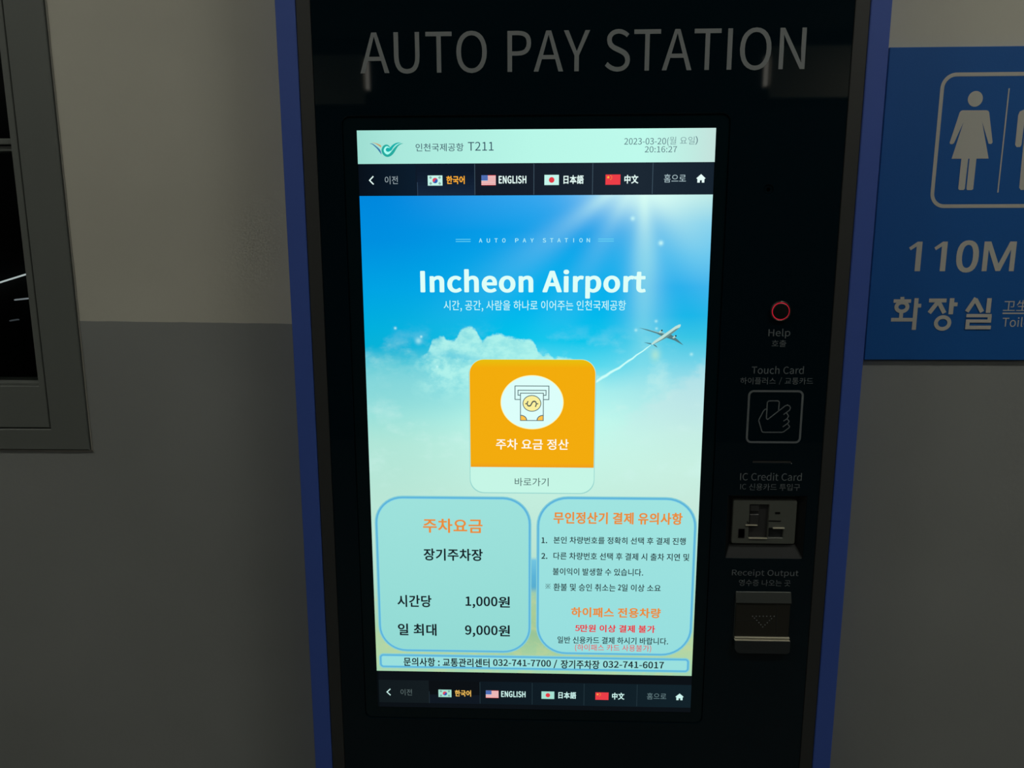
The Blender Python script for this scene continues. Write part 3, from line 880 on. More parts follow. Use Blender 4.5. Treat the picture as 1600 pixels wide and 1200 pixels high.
def sky_material():
    mt = bpy.data.materials.new('sky_picture')
    mt.use_nodes = True
    nt = mt.node_tree
    nt.nodes.clear()
    S.nt = nt
    out = nt.nodes.new('ShaderNodeOutputMaterial')
    em = nt.nodes.new('ShaderNodeEmission')
    tc = nt.nodes.new('ShaderNodeTexCoord')
    sp = nt.nodes.new('ShaderNodeSeparateXYZ')
    nt.links.new(tc.outputs['Generated'], sp.inputs[0])
    U = S(sp.outputs['X'])
    V = 1.0 - S(sp.outputs['Z'])
    X, Y = U * 1080.0, V * 1591.0 + 193.0
    def vec(sx, sy, off=0.0):
        n = nt.nodes.new('ShaderNodeCombineXYZ')
        S.put(n.inputs[0], X * sx); S.put(n.inputs[1], Y * sy); n.inputs[2].default_value = off
        return n.outputs[0]
    def noise(sx, sy, detail=5, rough=0.55, off=0.0):
        n = nt.nodes.new('ShaderNodeTexNoise')
        n.inputs['Scale'].default_value = 1.0
        n.inputs['Detail'].default_value = detail
        n.inputs['Roughness'].default_value = rough
        nt.links.new(vec(sx, sy, off), n.inputs['Vector'])
        return S(n.outputs[0])
    def column(stops):
        n = nt.nodes.new('ShaderNodeValToRGB')
        ramp(n, [((y - 193) / 1591.0, c) for y, c in stops])
        S.put(n.inputs[0], V)
        return n.outputs[0]
    low = [(1300, (188, 230, 214)), (1364, (184, 228, 210)), (1372, (112, 196, 224)), (1430, (88, 178, 216)), (1470, (84, 172, 208)),
           (1492, (158, 204, 172)), (1560, (170, 204, 150)), (1640, (152, 196, 150)), (1700, (164, 206, 158)), (1784, (164, 214, 176))]
    side = [(1300, (188, 230, 214)), (1450, (178, 224, 208)), (1560, (172, 216, 192)), (1640, (174, 212, 168)), (1700, (178, 214, 166)), (1784, (166, 214, 178))]
    left = column([(193, (0, 136, 222)), (330, (0, 144, 224)), (480, (0, 164, 228)), (600, (0, 176, 222)), (660, (4, 178, 216)), (720, (80, 198, 214)),
                   (780, (130, 214, 214)), (880, (156, 226, 218)), (980, (176, 230, 216)), (1150, (184, 230, 214))] + side)
    mid = column([(193, (52, 166, 238)), (300, (10, 160, 234)), (420, (0, 172, 236)), (540, (0, 182, 238)), (640, (0, 198, 236)), (720, (84, 218, 238)),
                  (800, (166, 240, 238)), (900, (192, 250, 238)), (1000, (198, 246, 232)), (1150, (196, 238, 222))] + low)
    right = column([(193, (178, 226, 226)), (280, (132, 208, 236)), (380, (84, 192, 238)), (470, (24, 174, 236)), (560, (0, 180, 232)), (630, (52, 196, 228)),
                    (700, (110, 210, 232)), (770, (156, 222, 232)), (850, (178, 230, 230)), (940, (196, 238, 228)), (1050, (200, 240, 226)), (1180, (198, 234, 220))] + side)
    col = cmix(sstep(0.03, 0.55, U), left, mid)
    col = cmix(sstep(0.6, 1.0, U), col, right)
    # bright veil right of the centre, low clouds
    n1 = noise(0.006, 0.009, 6, 0.6)
    n2 = noise(0.02, 0.03, 6, 0.6, 3.0)
    veil = sstep(0.5, 0.72, n1) * sstep(560, 760, Y) * (1.0 - sstep(1000, 1300, Y))
    col = cmix(veil * 0.45, col, (206, 244, 236))
    # pale haze coming in from the lower right
    d = (Y - 690.0) + (X - 1080.0) * 0.75
    hz = sstep(-10.0, 60.0, d + (n2 - 0.5) * 120.0) * sstep(760, 860, X) * (1.0 - sstep(820, 1000, Y))
    col = cmix(hz * 0.42, col, (206, 232, 232))
    # wispy haze on the left
    hl = sstep(0.0, 120.0, (Y - 655.0) + (n2 - 0.5) * 190.0 + (n1 - 0.5) * 120.0) * (1.0 - sstep(200, 420, X)) * (1.0 - sstep(740, 950, Y))
    col = cmix(hl * 0.6, col, (136, 216, 222))
    # the heaped cloud
    prof = [(0, 760), (120, 735), (165, 700), (187, 682), (205, 664), (216, 634), (239, 622), (253, 622), (262, 632), (275, 637), (293, 629), (306, 604), (321, 591), (341, 592), (358, 603),
            (364, 620), (376, 637), (389, 625), (412, 614), (434, 614), (450, 622), (490, 629), (533, 634), (545, 648), (551, 668), (566, 681), (581, 677), (604, 692), (616, 686), (642, 687), (674, 698), (705, 712), (760, 760), (1080, 800)]
    fc = nt.nodes.new('ShaderNodeFloatCurve')
    cv = fc.mapping.curves[0]
    while len(cv.points) > 2:
        cv.points.remove(cv.points[1])
    cv.points[0].location = (prof[0][0] / 1080, (prof[0][1] - 500) / 400)
    cv.points[-1].location = (prof[-1][0] / 1080, (prof[-1][1] - 500) / 400)
    for x, y in prof[1:-1]:
        cv.points.new(x / 1080, (y - 500) / 400)
    for p in cv.points:
        p.handle_type = 'VECTOR'
    fc.mapping.update()
    S.put(fc.inputs['Value'], U)
    top = S(fc.outputs[0]) * 400.0 + 500.0
    n3 = noise(0.045, 0.06, 5, 0.65, 7.0)
    n4 = noise(0.016, 0.022, 5, 0.6, 11.0)
    dd = Y - top + (n3 - 0.5) * 26.0
    cm = sstep(0.0, 11.0, dd) * (1.0 - sstep(740, 860, Y)) * sstep(150, 240, X + (n4 - 0.5) * 120.0) * (1.0 - sstep(700, 780, X))
    cc = cmix(sstep(0.34, 0.62, n4 + (n3 - 0.5) * 0.3), (120, 212, 222), (178, 242, 236))
    cc = cmix(sstep(0.0, 0.55, U) * 0.6, cc, (176, 246, 236))
    col = cmix(cm * 0.95, col, cc)
    # blue gap under the cloud
    gap = gauss((X - 300.0) / 75.0) * gauss((Y - 690.0 - (X - 300.0) * 0.16 + (n3 - 0.5) * 30.0) / 12.0)
    col = cmix(gap * 0.55, col, (70, 196, 222))
    # the sun above the frame, its beams and glare
    dx, dy = X - 868.0, Y - 110.0
    r = S.op('SQRT', dx * dx + dy * dy)
    ang = S.op('ARCTAN2', dx, dy)
    for a, w, amp, L in ((0.05, 0.15, 1.05, 235.0), (-0.92, 0.12, 1.0, 165.0), (-0.50, 0.12, 0.30, 190.0), (0.62, 0.24, 0.5, 220.0)):
        col = cmix(gauss((ang - a) / w) * sexp(r * (-1.0 / L)) * amp, col, (206, 250, 240))
    r2 = (X - 895.0) * (X - 895.0) * 0.24 + (Y - 178.0) * (Y - 178.0) * 1.2
    col = cmix(sexp(r2 * (-1.0 / 6500.0)) * 0.92, col, (218, 255, 246))
    col = cmix(gauss((X - 880.0) / 32.0) * sstep(260, 420, Y) * (1.0 - sstep(480, 1000, Y)) * 0.28, col, (150, 228, 232))
    # sparkles
    for x, y, s, amp in ((840, 263, 6.5, 0.7), (928, 337, 7, 0.8), (99, 600, 3.6, 0.7), (181, 627, 3.6, 0.7), (230, 723, 3.6, 0.7), (921, 577, 4.5, 0.5), (859, 605, 4.5, 0.5), (923, 600, 4, 0.5), (1035, 681, 5, 0.5), (172, 640, 9, 0.5)):
        q = (X - float(x)) * (X - float(x)) + (Y - float(y)) * (Y - float(y))
        col = cmix(sexp(q * (-1.0 / (s * s))) * amp, col, (206, 255, 250))
    col = cmix(gauss((X - 922.0) / 15.0) * gauss((Y - 683.0) / 20.0) * 0.6, col, (190, 236, 206))
    # meadow texture at the bottom
    gm = sstep(1480, 1500, Y) * sstep(0.45, 0.65, noise(0.02, 0.03, 6, 0.7, 5.0))
    col = cmix(gm * 0.35, col, (206, 214, 150))
    nt.links.new(col, em.inputs[0])
    nt.links.new(em.outputs[0], out.inputs[0])
    return mt

sk = Flat(dsp)
sk.rect(1, 1079, 193, 1784, sky_material(), 1)
sk.build('sky_picture', screen, 'blue sky and cloud picture')

ap = Flat(dsp)
CON = [(906, 652, 2), (894, 661, 4), (882, 671, 4), (862, 684, 5), (850, 695, 6), (838, 702, 7), (826, 711, 6), (809, 725, 8), (793, 733, 8), (781, 740, 9), (768, 750, 10), (756, 756, 11), (733, 773, 8)]
ap.stroke(CON, C((176, 244, 244)), k=2)
ap.stroke([(a, b, w * 0.5) for a, b, w in CON], C((206, 255, 250)), k=3)
ap.poly([[(866, 597), (895, 603), (929, 611), (949, 613), (939, 624), (924, 616), (893, 606)]], C((84, 128, 132)), 3)
ap.poly([[(895, 603), (929, 611), (949, 613), (946, 616), (924, 612)]], C((150, 196, 196)), 4)
ap.poly([[(967, 618), (983, 629), (1008, 652), (1003, 650), (979, 637), (952, 628)]], C((80, 122, 128)), 3)
ap.poly([[(883, 643), (907, 646), (908, 650), (901, 649)]], C((84, 128, 136)), 3)
ap.poly([[(916, 650), (921, 652), (928, 660), (923, 658), (913, 651)]], C((80, 122, 128)), 3)
ap.poly([[(997, 587), (992, 587), (980, 593), (953, 613), (916, 639), (907, 649), (911, 651), (922, 646), (958, 627), (985, 605), (996, 594), (997, 590)]], C((190, 226, 218)), 5)
ap.poly([[(993, 597), (985, 605), (958, 627), (922, 646), (911, 651), (940, 633), (962, 616), (982, 601)]], C((110, 146, 142)), 6)
for P, e in (([(929, 611), (937, 604), (942, 608), (933, 615)], (939, 606)), ([(972, 629), (981, 621), (986, 624), (977, 631)], (983, 623))):
    ap.poly([P], C((176, 214, 208)), 6)
    ap.poly([ellipse(e[0], e[1], 2.8, n=12)], C((34, 62, 68)), 7)
ap.build('airplane_picture', screen, 'small airliner with a white trail')

hl = Flat(dsp)
hl.text('Incheon Airport', 183, 885, 423, 485, WHITE, 4, 0.036)
hl.build('headline_lettering', screen, 'white airport headline')
hl = Flat(dsp)
hl.text('시간, 공간, 사람을 하나로 이어주는 인천국제공항', 255, 825, 512, 543, C((204, 252, 250)), 4, 0.0, 'han')
hl.build('tagline_lettering', screen, 'thin pale tagline')
hl = Flat(dsp)
for wd, x0, x1 in (('AUTO', 368, 450), ('PAY', 480, 537), ('STATION', 565, 710)):
    for i, ch in enumerate(wd):
        a = x0 + (x1 - x0 - 10.0) * i / (len(wd) - 1)
        wch = 2.0 if ch == 'I' else 10.0
        hl.text(ch, a + (4 if ch == 'I' else 0), a + (4 if ch == 'I' else 0) + wch, 322, 334, C((186, 246, 250)), 4, 0.008)
for x0, x1 in ((296, 342), (735, 783)):
    for y in (324.5, 331):
        hl.rect(x0, x1, y - 1.0, y + 1.0, C((104, 214, 244)), 4)
hl.build('caption_lettering', screen, 'small spaced caption between short double lines')

def vertical_face(name, stops):
    mt = horizontal_fade(name, stops)
    nt = mt.node_tree
    sp = [n for n in nt.nodes if n.type == 'SEPXYZ'][0]
    cr = [n for n in nt.nodes if n.type == 'VALTORGB'][0]
    nt.links.new(sp.outputs['Z'], cr.inputs[0])
    return mt
# orange button
bt = Flat(dsp)
def rr(x0, x1, y0, y1, r):
    return rrect(x0, x1, y0, y1, r, 10)
bt.poly([rr(331, 737, 700, 1142, 46)], C((150, 212, 206)), 4)
bt.poly([rr(333, 735, 698, 1139, 46)], C((198, 246, 230)), 5)
bt.poly([rr(334, 734, 699, 1053, (46, 46, 0, 0))], vertical_face('pay_button_picture', [(0, (240, 158, 26)), (0.2, (240, 158, 26)), (0.235, (243, 171, 14)), (0.94, (243, 172, 12)), (1, (230, 194, 14))]), 6)
bt.poly([ellipse(533.5, 837.5, 101, 88.5, n=64)], C((255, 244, 176)), 8)
bt.poly([ellipse(533.5, 837.5, 98.5, 86, n=64)], C((220, 254, 250)), 9)
INK = C((84, 108, 112))
def outline(f, P, w, mat, k, closed=True):
    Q = P + [P[0], P[1]] if closed else P
    f.stroke(Q, mat, w, k)
outline(bt, [(479, 784), (587, 784), (587, 828), (571, 828)], 2.6, INK, 10, False)
outline(bt, [(479, 783), (479, 828), (495, 828)], 2.6, INK, 10, False)
outline(bt, [(497, 814), (488.5, 814), (488.5, 798), (578, 798), (578, 814), (571, 814)], 2.6, INK, 10, False)
bt.rect(495, 571, 806, 898, INK, 10)
bt.rect(497.6, 568.4, 808.6, 895.4, C((222, 254, 250)), 11)
for cx, a0 in ((497.6, -90), (568.4, 180)):
    bt.poly([[(cx, 895.4)] + ellipse(cx, 895.4, 20, 17, n=14, a0=a0, a1=a0 + 90)], INK, 12)
    bt.poly([[(cx, 895.4)] + ellipse(cx, 895.4, 17, 14.2, n=14, a0=a0, a1=a0 + 90)], C((255, 196, 76)), 13)
bt.poly([ellipse(533, 840.5, 30, 27)], INK, 12)
bt.poly([ellipse(533, 840.5, 27.4, 24.4)], C((250, 240, 158)), 13)
_, dp, dt = glyph('$')
bt.tris([(533 - (p[1] - 0.345) * 44, 840.5 - (p[0] - 0.305) * 50) for p in dp], dt, C((70, 84, 84)), 14)
bt.text('주차 요금 정산', 417, 652, 958, 993, C((255, 252, 236)), 10, 0.016, 'han')
bt.text('바로가기', 478, 588, 1088, 1116, C((66, 92, 92)), 10, 0.0, 'han')
bt.build('pay_button', screen, 'orange pay button with a banknote icon')

# panels
def panel(f, x0, x1, y0, y1, r, face):
    for g, c in ((7, (138, 208, 214)), (5, (118, 198, 220)), (2.5, (84, 172, 216)), (0, (104, 190, 224)), (-2.5, (140, 216, 230))):
        f.poly([rr(x0 - g, x1 + g, y0 - g, y1 + g, r + g)], C(c), 3 + [7, 5, 2.5, 0, -2.5].index(g))
    f.poly([rr(x0 + 4, x1 - 4, y0 + 4, y1 - 4, r - 4)], face, 8)

ORANGE = C((232, 142, 62))
fee = Flat(dsp)
panel(fee, 19, 526, 1160, 1704, 88, vertical_face('fee_panel_picture', [(0, (146, 218, 212)), (1, (158, 226, 220))]))
fee.text('주차요금', 173, 371, 1231, 1279, ORANGE, 9, 0.026, 'han')
fee.text('장기주차장', 173, 371, 1336, 1377, DARKTXT, 9, 0.026, 'han')
fee.text('시간당', 80, 196, 1503, 1545, DARKTXT, 9, 0.026, 'han')
fee.text('1,000', 311, 419, 1506, 1538, DARKTXT, 9, 0.026)
fee.text('원', 422, 461, 1504, 1543, DARKTXT, 9, 0.026, 'han')
fee.text('일 최대', 79, 211, 1607, 1649, DARKTXT, 9, 0.026, 'han')
fee.text('9,000', 308, 419, 1611, 1643, DARKTXT, 9, 0.026)
fee.text('원', 422, 461, 1608, 1648, DARKTXT, 9, 0.026, 'han')
fee.build('fee_panel', screen, 'pale panel with the parking fee')

nb = Flat(dsp)
panel(nb, 556, 1068, 1157, 1706, 96, vertical_face('notice_panel_picture', [(0, (150, 222, 222)), (1, (160, 228, 224))]))
nb.text('무인정산기 결제 유의사항', 605, 1027, 1204, 1243, ORANGE, 9, 0.036, 'han')
T2 = C((34, 48, 53))
nb.text('1.', 566, 585, 1293, 1312, T2, 9, 0.028)
nb.text('본인 차량번호를 정확히 선택 후 결제 진행', 606, 1040, 1289, 1313, T2, 9, 0.015, 'han')
nb.text('2.', 566, 586, 1348, 1367, T2, 9, 0.028)
nb.text('다른 차량번호 선택 후 결제 시 출차 지연 및', 606, 1054, 1344, 1369, T2, 9, 0.015, 'han')
nb.text('불이익이 발생할 수 있습니다.', 604, 904, 1399, 1424, T2, 9, 0.015, 'han')
nb.stroke([(581, 1456), (596, 1473)], T2, 1.4, 9)
nb.stroke([(596, 1456), (581, 1473)], T2, 1.4, 9)
for ex, ey in ((588.5, 1457.5), (588.5, 1471.5), (581.8, 1464.5), (595.2, 1464.5)):
    nb.poly([ellipse(ex, ey, 1.5, n=8)], T2, 9)
nb.text('환불 및 승인 취소는', 607, 814, 1454, 1480, T2, 9, 0.015, 'han')
nb.text('2', 822, 832, 1456, 1475, T2, 9, 0.03)
nb.text('일 이상 소요', 834, 964, 1454, 1479, T2, 9, 0.015, 'han')
nb.text('하이패스 전용차량', 667, 967, 1539, 1573, ORANGE, 9, 0.036, 'han')
RED = C((232, 48, 58))
nb.text('5', 681, 697, 1604, 1624, RED, 9, 0.024)
nb.text('만원 이상 결제 불가', 698, 950, 1601, 1627, RED, 9, 0.03, 'han')
nb.text('일반 신용카드 결제 하시기 바랍니다.', 622, 995, 1645, 1670, T2, 9, 0.015, 'han')
nb.text('(하이패스 카드 사용불가)', 682, 939, 1672, 1696, RED, 9, 0.0, 'han')
nb.build('notice_panel', screen, 'pale panel with the payment notice')

ct = Flat(dsp)
panel(ct, 17, 1064, 1725, 1766, 9, C((154, 224, 222)))
ct.text('문의사항 : 교통관리센터', 95, 391, 1732, 1763, DARKTXT, 9, 0.026, 'han')
ct.text('032-741-7700 / ', 403, 622, 1734, 1757, DARKTXT, 9, 0.024)
ct.text('장기주차장', 634, 766, 1732, 1763, DARKTXT, 9, 0.026, 'han')
ct.text('032-741-6017', 778, 984, 1734, 1757, DARKTXT, 9, 0.024)
ct.build('contact_bar', screen, 'pale strip with the telephone numbers')

# ---- help button ------------------------------------------------------------------------
def lathe(name, cx, cz, prof, mat, parent, seg=48, label=None, smooth=False):
    """profile (radius mm, depth mm towards the viewer) turned about the axis through (cx, cz)"""
    V, Fc = [], []
    for r, d in prof:
        for k in range(seg):
            a = 2 * math.pi * k / seg
            V.append(((cx + r * math.cos(a)) / 1000, -d / 1000, CAM_Z + (cz + r * math.sin(a)) / 1000))
    for i in range(len(prof) - 1):
        for k in range(seg):
            Fc.append((i * seg + k, i * seg + (k + 1) % seg, (i + 1) * seg + (k + 1) % seg, (i + 1) * seg + k))
    Fc.append(tuple(range((len(prof) - 1) * seg, len(prof) * seg)))
    return mesh_from(name, V, Fc, [mat], parent, label=label, smooth=smooth)
HX, HZ = 278.6, -64.0
hb = lathe('help_button', HX, HZ, [(11.6, 0.0)] + [(10.75 + 0.85 * math.cos(math.radians(a)), 1.6 + 1.5 * math.sin(math.radians(a))) for a in range(0, 181, 15)] + [(9.85, 1.2)], M_BUTTON, station, smooth=True, label='round metal help button')
lathe('light_ring', HX, HZ, [(9.85, 2.1), (9.8, 2.3), (9.2, 2.3), (9.15, 2.1)], emit((205, 30, 54), 'red_ring_light', 1.0), hb, label='glowing red ring')
lathe('button_cap', HX, HZ, [(9.1, 2.0), (9.1, 2.9), (8.4, 3.3), (0.5, 3.5)], M_BLACK, hb, label='dark cap')

pr = Flat(pan)
pr.text('Help', 266.8, 291.5, -84.8, -92.7, M_PRINT2)
pr.text('호출', 271.2, 287.6, -97.2, -105.1, M_PRINT2, mode='han')
pr.build('help_lettering', station)
pr = Flat(pan)
pr.text('Touch Card', 250.1, 309.7, -128.2, -136.5, M_PRINT2)
pr.text('하이플러스', 237.6, 278.3, -140.8, -148.8, M_PRINT2, mode='han')
pr.text('/', 282.2, 285.2, -141.3, -147.4, M_PRINT2)
pr.text('교통카드', 288.8, 321.2, -140.8, -148.8, M_PRINT2, mode='han')
o = rrect(247.5, 311.7, -219.4, -155.8, 6.5)
pr.poly([o, offset(o, -2.4)], M_PRINT2)
for hp in ([(269.8, -177.8), (267.6, -178.9), (266.1, -180.9), (261.7, -190.6), (261.5, -192.3), (265.4, -204.1), (266.5, -205.8), (268.8, -206.2), (289.0, -206.1), (291.2, -205.3), (297.1, -200.5), (297.5, -198.8), (295.5, -196.2)],
           [(289.6, -199.6), (295.4, -195.1), (296.6, -192.8), (294.5, -190.1)],
           [(290.1, -192.5), (294.1, -189.8), (295.6, -186.4), (293.1, -182.7)],
           [(289.6, -184.8), (296.4, -179.4), (297.2, -176.7), (296.1, -174.4), (293.4, -173.4), (290.9, -174.4), (271.8, -190.6), (270.5, -189.9), (270.1, -188.9), (270.1, -170.5), (271.2, -168.8), (273.1, -168.5), (282.2, -168.4), (283.6, -169.4), (283.9, -170.8), (283.6, -179.4)]):
    pr.stroke(hp, M_PRINT2, 1.25, 1)
pr.build('touch_card_mark', station, 'grey hand with card mark in a rounded square')
pr = Flat(pan)
pr.text('IC Credit Card', 243.4, 315.8, -256.3, -265.0, M_PRINT2)
pr.text('IC', 244.1, 251.0, -269.6, -276.2, M_PRINT2)
pr.text('신용카드 투입구', 254.6, 314.7, -268.9, -277.3, M_PRINT2, mode='han')
pr.build('credit_card_lettering', station)
pr = Flat(pan)
pr.text('Receipt Output', 239.8, 320.0, -378.2, -385.4, M_PRINT2)
pr.text('영수증 나오는 곳', 248.8, 311.1, -390.6, -398.9, M_PRINT2, mode='han')
pr.build('receipt_lettering', station)

# ---- card reader in its tub --------------------------------------------------------------
def ring_faces(name, loops_y, mat, parent, label=None):
    """walls between closed outlines of equal point count lying at different depths"""
    V, Fc = [], []
    n = len(loops_y[0][0])
    for lp, y in loops_y:
        V += [(p[0] / 1000, y, CAM_Z + p[1] / 1000) for p in lp]
    for i in range(len(loops_y) - 1):
        for k in range(n):
            Fc.append((i * n + k, i * n + (k + 1) % n, (i + 1) * n + (k + 1) % n, (i + 1) * n + k))
    return mesh_from(name, V, Fc, [mat], parent, label=label, fix=False)
tub_in = rrect(236.6, 316.2, -349.0, -288.6, 2.0)
reader = ring_faces('card_reader', [(TUB, 0.0005), (tub_in, 0.0085)], M_TUB, station, 'card reader in a recess with a sloped lip')
ch = rrect(258.2, 281.2, -338.9, -296.8, 0.8, 3)
cut = [(281.2, -325.9), (284.6, -325.9), (299.9, -325.9), (298.2, -338.4), (281.2, -338.4)]
face = plate('faceplate', [rrect(238.2, 314.2, -346.4, -291.0, 2.6), ch, rrect(282.2, 299.5, -338.4, -326.4, 0.5, 3)], 0.0040, 0.0095, M_READER, reader, bevel=0.7, label='grey faceplate')
plate('finger_recess', [offset(ch, -0.1)], 0.0078, 0.0093, M_READER_DK, reader)
plate('finger_recess', [rrect(282.4, 299.3, -338.2, -326.6, 0.4, 3)], 0.0070, 0.0093, M_LIP, reader)
plate('card_guide', [[(259.0, -309.2), (269.6, -309.2), (269.6, -322.2), (259.0, -322.2)]], 0.0046, 0.0077, M_READER_DK, reader, bevel=0.6)
plate('card_guide', [[(259.0, -297.4), (269.6, -297.4), (269.6, -305.6), (259.0, -305.6)]], 0.0052, 0.0077, M_READER_DK, reader, bevel=0.4)
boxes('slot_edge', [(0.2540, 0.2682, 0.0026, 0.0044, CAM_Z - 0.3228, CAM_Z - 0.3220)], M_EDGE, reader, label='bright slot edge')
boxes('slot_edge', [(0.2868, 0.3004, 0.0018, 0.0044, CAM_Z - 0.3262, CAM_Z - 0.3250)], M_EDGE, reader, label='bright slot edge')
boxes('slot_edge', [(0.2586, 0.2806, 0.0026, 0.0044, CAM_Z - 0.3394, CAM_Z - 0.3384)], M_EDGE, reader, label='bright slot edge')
boxes('card_mouth', [(0.2812, 0.2960, 0.0037, 0.0043, CAM_Z - 0.3178, CAM_Z - 0.3164)], M_BLACK, reader)
boxes('status_lamp', [(0.2886, 0.2946, 0.0036, 0.0042, CAM_Z - 0.3081, CAM_Z - 0.3057)], M_BLACK, reader)
ic = Flat(lambda x, z, k=0: (x / 1000.0, 0.0038 - k * 0.0001, CAM_Z + z / 1000.0))
q = rrect(245.6, 253.9, -339.4, -327.0, 0.6, 3)
ic.poly([q, offset(q, -0.7)], M_READER_DK)
ic.rect(247.6, 252.4, -337.6, -336.2, M_BLACK)
ic.poly([ellipse(250.8, -330.4, 0.8, n=10)], M_BLACK)
ic.poly([[(255.0, -318.2), (256.4, -317.6), (258.2, -320.6), (256.6, -321.2)]], M_BLACK)
ic.build('card_icon', reader)

# ---- receipt outlet -----------------------------------------------------------------------
outlet = plate('receipt_outlet', [rrect(245.4, 312.4, -468.2, -406.2, (0, 0, 0.8, 0.8))], -0.0012, 0.0004, M_SATIN, station, bevel=0.4, label='metal receipt outlet')
V = [(0.2456, -0.0013, CAM_Z - 0.4068), (0.3122, -0.0013, CAM_Z - 0.4068), (0.3122, -0.0050, CAM_Z - 0.4190), (0.2456, -0.0050, CAM_Z - 0.4190),
     (0.3122, -0.0012, CAM_Z - 0.4200), (0.2456, -0.0012, CAM_Z - 0.4200)]
mesh_from('hood', V, [(0, 1, 2, 3), (3, 2, 4, 5), (1, 4, 2), (0, 3, 5), (0, 5, 4, 1)], [M_SATIN], outlet, label='sloped upper lip')
flap_mat = paint('smoked_flap', (46, 44, 38), rough=0.08, spec=0.7)
plate('flap', [loop_rect(246.2, 311.8, -464.2, -420.4)], -0.0032, -0.0013, flap_mat, outlet, bevel=0.3, label='smoked flap')
fd = Flat(lambda x, z, k=0: (x / 1000.0, -0.0034 - k * 0.0001, CAM_Z + z / 1000.0))
for x, z in ((266.7, -437.1), (271.1, -437.0), (275.3, -436.9), (279.6, -436.9), (283.9, -436.8), (288.4, -436.7), (292.8, -436.7), (269.2, -439.6), (289.9, -439.9), (272.1, -442.4), (287.5, -442.5), (274.8, -445.4), (285.0, -445.5), (277.3, -448.1), (282.4, -448.3), (279.8, -451.0)):
    fd.poly([ellipse(x, z, 0.75, n=10)], M_PRINT)
for i in range(5):
    fd.poly([ellipse(250.5 + i * 4.2, -449.4, 0.55, n=8)], M_BLACK)
fd.rect(246.4, 294.0, -443.2, -442.9, M_LIP)
fd.rect(295.6, 296.1, -464.0, -421.0, M_LIP)
fd.build('dot_arrow', outlet, 'dotted arrow pointing down')
boxes('tear_bar', [(0.2462, 0.3126, -0.0056, -0.0013, CAM_Z - 0.4654, CAM_Z - 0.4643)], M_EDGE, outlet, bevel=0.0002)
boxes('tear_bar', [(0.2460, 0.3128, -0.0064, -0.0013, CAM_Z - 0.4682, CAM_Z - 0.4671)], M_EDGE, outlet, bevel=0.0002)
plate('tray_lip', [rrect(246.6, 313.6, -485.2, -468.4, (7.0, 4.0, 0, 0))], -0.0062, 0.0003, M_LIP, outlet, bevel=0.35, label='rounded lower lip')

# ------------------------------------------------------------------ the toilet sign
SGY = WALL_Y - 0.005
sign = thing('toilet_sign', 'blue toilet direction sign on the wall beside the pay station', 'sign', (0.542, WALL_Y, CAM_Z - 0.128))
plate('sign_board', [loop_rect(402.4, 682.0, -127.5, 232.2)], SGY, WALL_Y - 0.0004, M_SIGNBLUE, sign, bevel=0.4)
sg = lambda x, z, k=0: (x / 1000.0, SGY - 0.0002 - k * 0.0001, CAM_Z + z / 1000.0)
f = Flat(sg)
o = rrect(463.0, 617.5, 53.3, 204.3, 17.0, 12)
f.poly([o, offset(o, -4.2)], M_SIGNGREY)
f.rect(539.7, 541.2, 70.7, 186.7, M_SIGNGREY)
f.build('symbol_border', sign)
f = Flat(sg)
f.poly([ellipse(503.6, 175.5, 8.4, 8.6)], M_SIGNGREY)
f.poly([[(490.4, 163.0), (517.5, 162.9), (519.6, 162.2), (520.8, 160.6), (528.3, 127.3), (527.0, 125.5), (523.9, 125.9), (513.8, 150.5), (525.7, 109.2), (511.8, 109.2), (511.7, 74.8), (510.0, 73.7), (505.0, 73.7), (503.9, 75.2), (503.9, 109.2), (502.4, 109.2), (502.0, 75.2), (500.4, 73.8), (496.0, 73.8), (494.4, 75.3), (494.6, 109.2), (483.4, 109.2), (493.0, 150.3), (484.4, 126.7), (482.7, 125.5), (480.1, 125.8), (479.4, 127.3), (487.4, 160.6), (488.6, 162.3)]], M_SIGNGREY)
f.build('woman_symbol', sign)
f = Flat(sg)
f.poly([ellipse(577.5, 175.5, 8.4, 8.6)], M_SIGNGREY)
f.poly([[(559.5, 163.2), (595.5, 163.2), (599.5, 161.4), (601.2, 157.2), (601.2, 124.6), (599.6, 122.0), (596.0, 122.0), (594.4, 124.6), (594.4, 150.0), (592.6, 150.0), (592.6, 76.0), (590.8, 73.6), (581.2, 73.6), (579.4, 76.0), (579.4, 116.0), (575.6, 116.0), (575.6, 76.0), (573.8, 73.6), (566.6, 73.6), (564.4, 76.0), (562.9, 150.0), (561.6, 150.0), (561.4, 124.4), (560.2, 122.0), (556.2, 121.8), (554.2, 124.4), (553.9, 157.2), (555.2, 161.2)]], M_SIGNGREY)
f.build('man_symbol', sign)
f = Flat(sg)
for sx in (0.0, 29.5):
    f.poly([[(452.7 + sx, -20.4), (459.1 + sx, -20.4), (459.1 + sx, 14.4), (453.5 + sx, 14.4), (443.9 + sx, 7.5), (446.0 + sx, 4.4), (452.7 + sx, 8.8)]], M_SIGNGREY)
f.text('0', 500.2, 526.4, 14.4, -20.4, M_SIGNGREY, grow=0.020)
f.poly([[(531.4, -20.4), (537.2, -20.4), (537.2, 5.0), (547.5, -20.2), (552.9, -20.2), (563.2, 5.0), (563.2, -20.4), (569.0, -20.4), (569.0, 14.4), (561.2, 14.4), (550.2, -11.5), (539.2, 14.4), (531.4, 14.4)]], M_SIGNGREY)
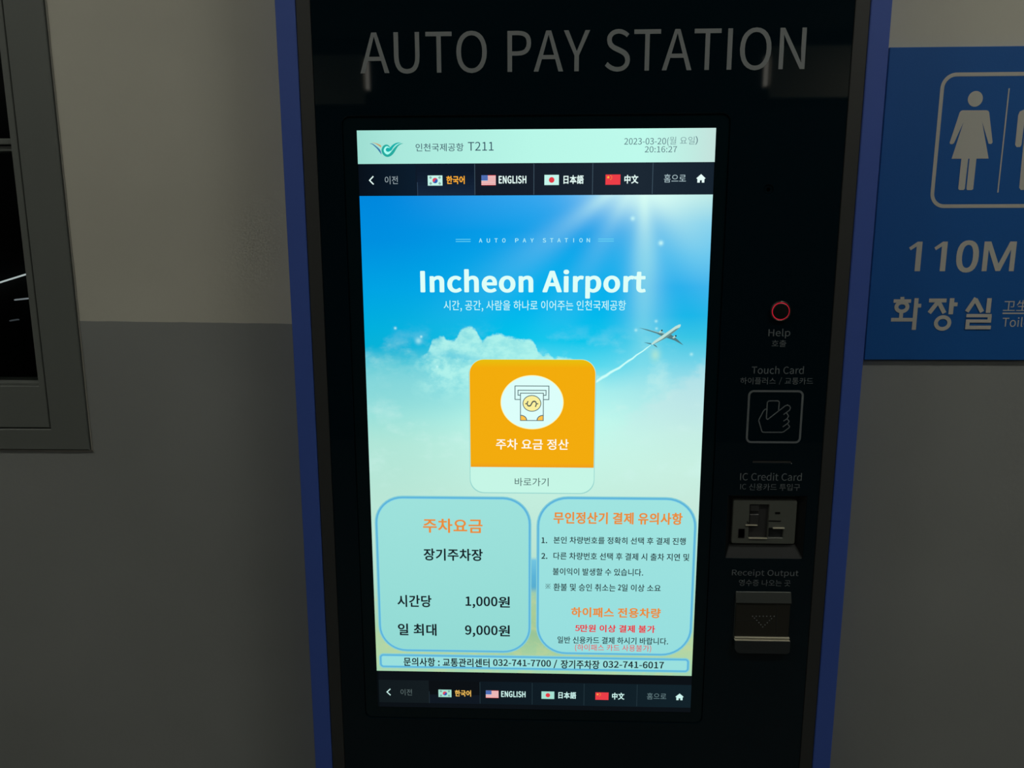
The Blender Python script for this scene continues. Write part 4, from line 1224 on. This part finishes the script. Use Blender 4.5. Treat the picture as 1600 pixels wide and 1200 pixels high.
f.stroke([(588, -3), (634, -3)], M_SIGNGREY, 6.0)
f.poly([[(628, 9), (648, -3), (628, -15)]], M_SIGNGREY, 1)
f.build('distance_lettering', sign)
f = Flat(sg)
# the three syllables of "toilet" in heavy straight strokes
_layer = [0.0]
def bar(x0, z0, x1, z1, w):
    _layer[0] += 0.4                                        # strokes cross one another: each a hair above the last
    f.stroke([(x0, z0), (x1, z1)], M_SIGNGREY, w, _layer[0])
W = 4.6
bar(441.2, -50.9, 441.4, -54.2, W); bar(431.2, -55.9, 451.9, -55.9, 4.2)
for cx, cz, rx, rz in ((441.5, -63.0, 8.9, 7.6), (491.7, -82.3, 10.3, 9.4)):
    f.poly([ellipse(cx, cz, rx, rz), ellipse(cx, cz, rx - 4.7, rz - 4.5)], M_SIGNGREY, 3.0)
bar(441.5, -69.5, 441.5, -77.0, W); bar(430.0, -78.4, 457.6, -78.4, 4.4)
bar(458.1, -52.4, 458.1, -90.7, 5.0); bar(458.0, -61.4, 464.3, -61.4, 4.4)
bar(473.0, -55.2, 493.7, -55.2, 4.6)
bar(484.4, -56.0, 474.6, -70.2, 5.0); bar(484.6, -57.0, 492.6, -70.4, 5.0)
bar(500.1, -52.4, 500.1, -71.8, 5.4); bar(500.0, -59.8, 507.1, -59.8, 4.6)
bar(528.2, -52.2, 518.8, -68.6, 5.0); bar(527.6, -53.6, 537.0, -68.9, 5.0)
bar(544.0, -52.4, 544.0, -70.0, 5.4)
bar(518.8, -73.4, 548.6, -73.4, 4.0); bar(546.5, -73.4, 546.5, -81.8, 4.6)
bar(518.8, -79.9, 548.6, -79.9, 3.8); bar(521.1, -79.9, 521.1, -88.0, 4.6); bar(518.8, -87.6, 549.2, -87.6, 4.4)

f.text('卫生间', 561.6, 606.0, -55.0, -68.0, M_SIGNGREY, mode='han')
f.rect(561.6, 622.0, -71.4, -69.8, M_SIGNGREY)
f.text('Toilet', 562.6, 600.5, -76.0, -86.7, M_SIGNGREY)
f.build('toilet_lettering', sign)
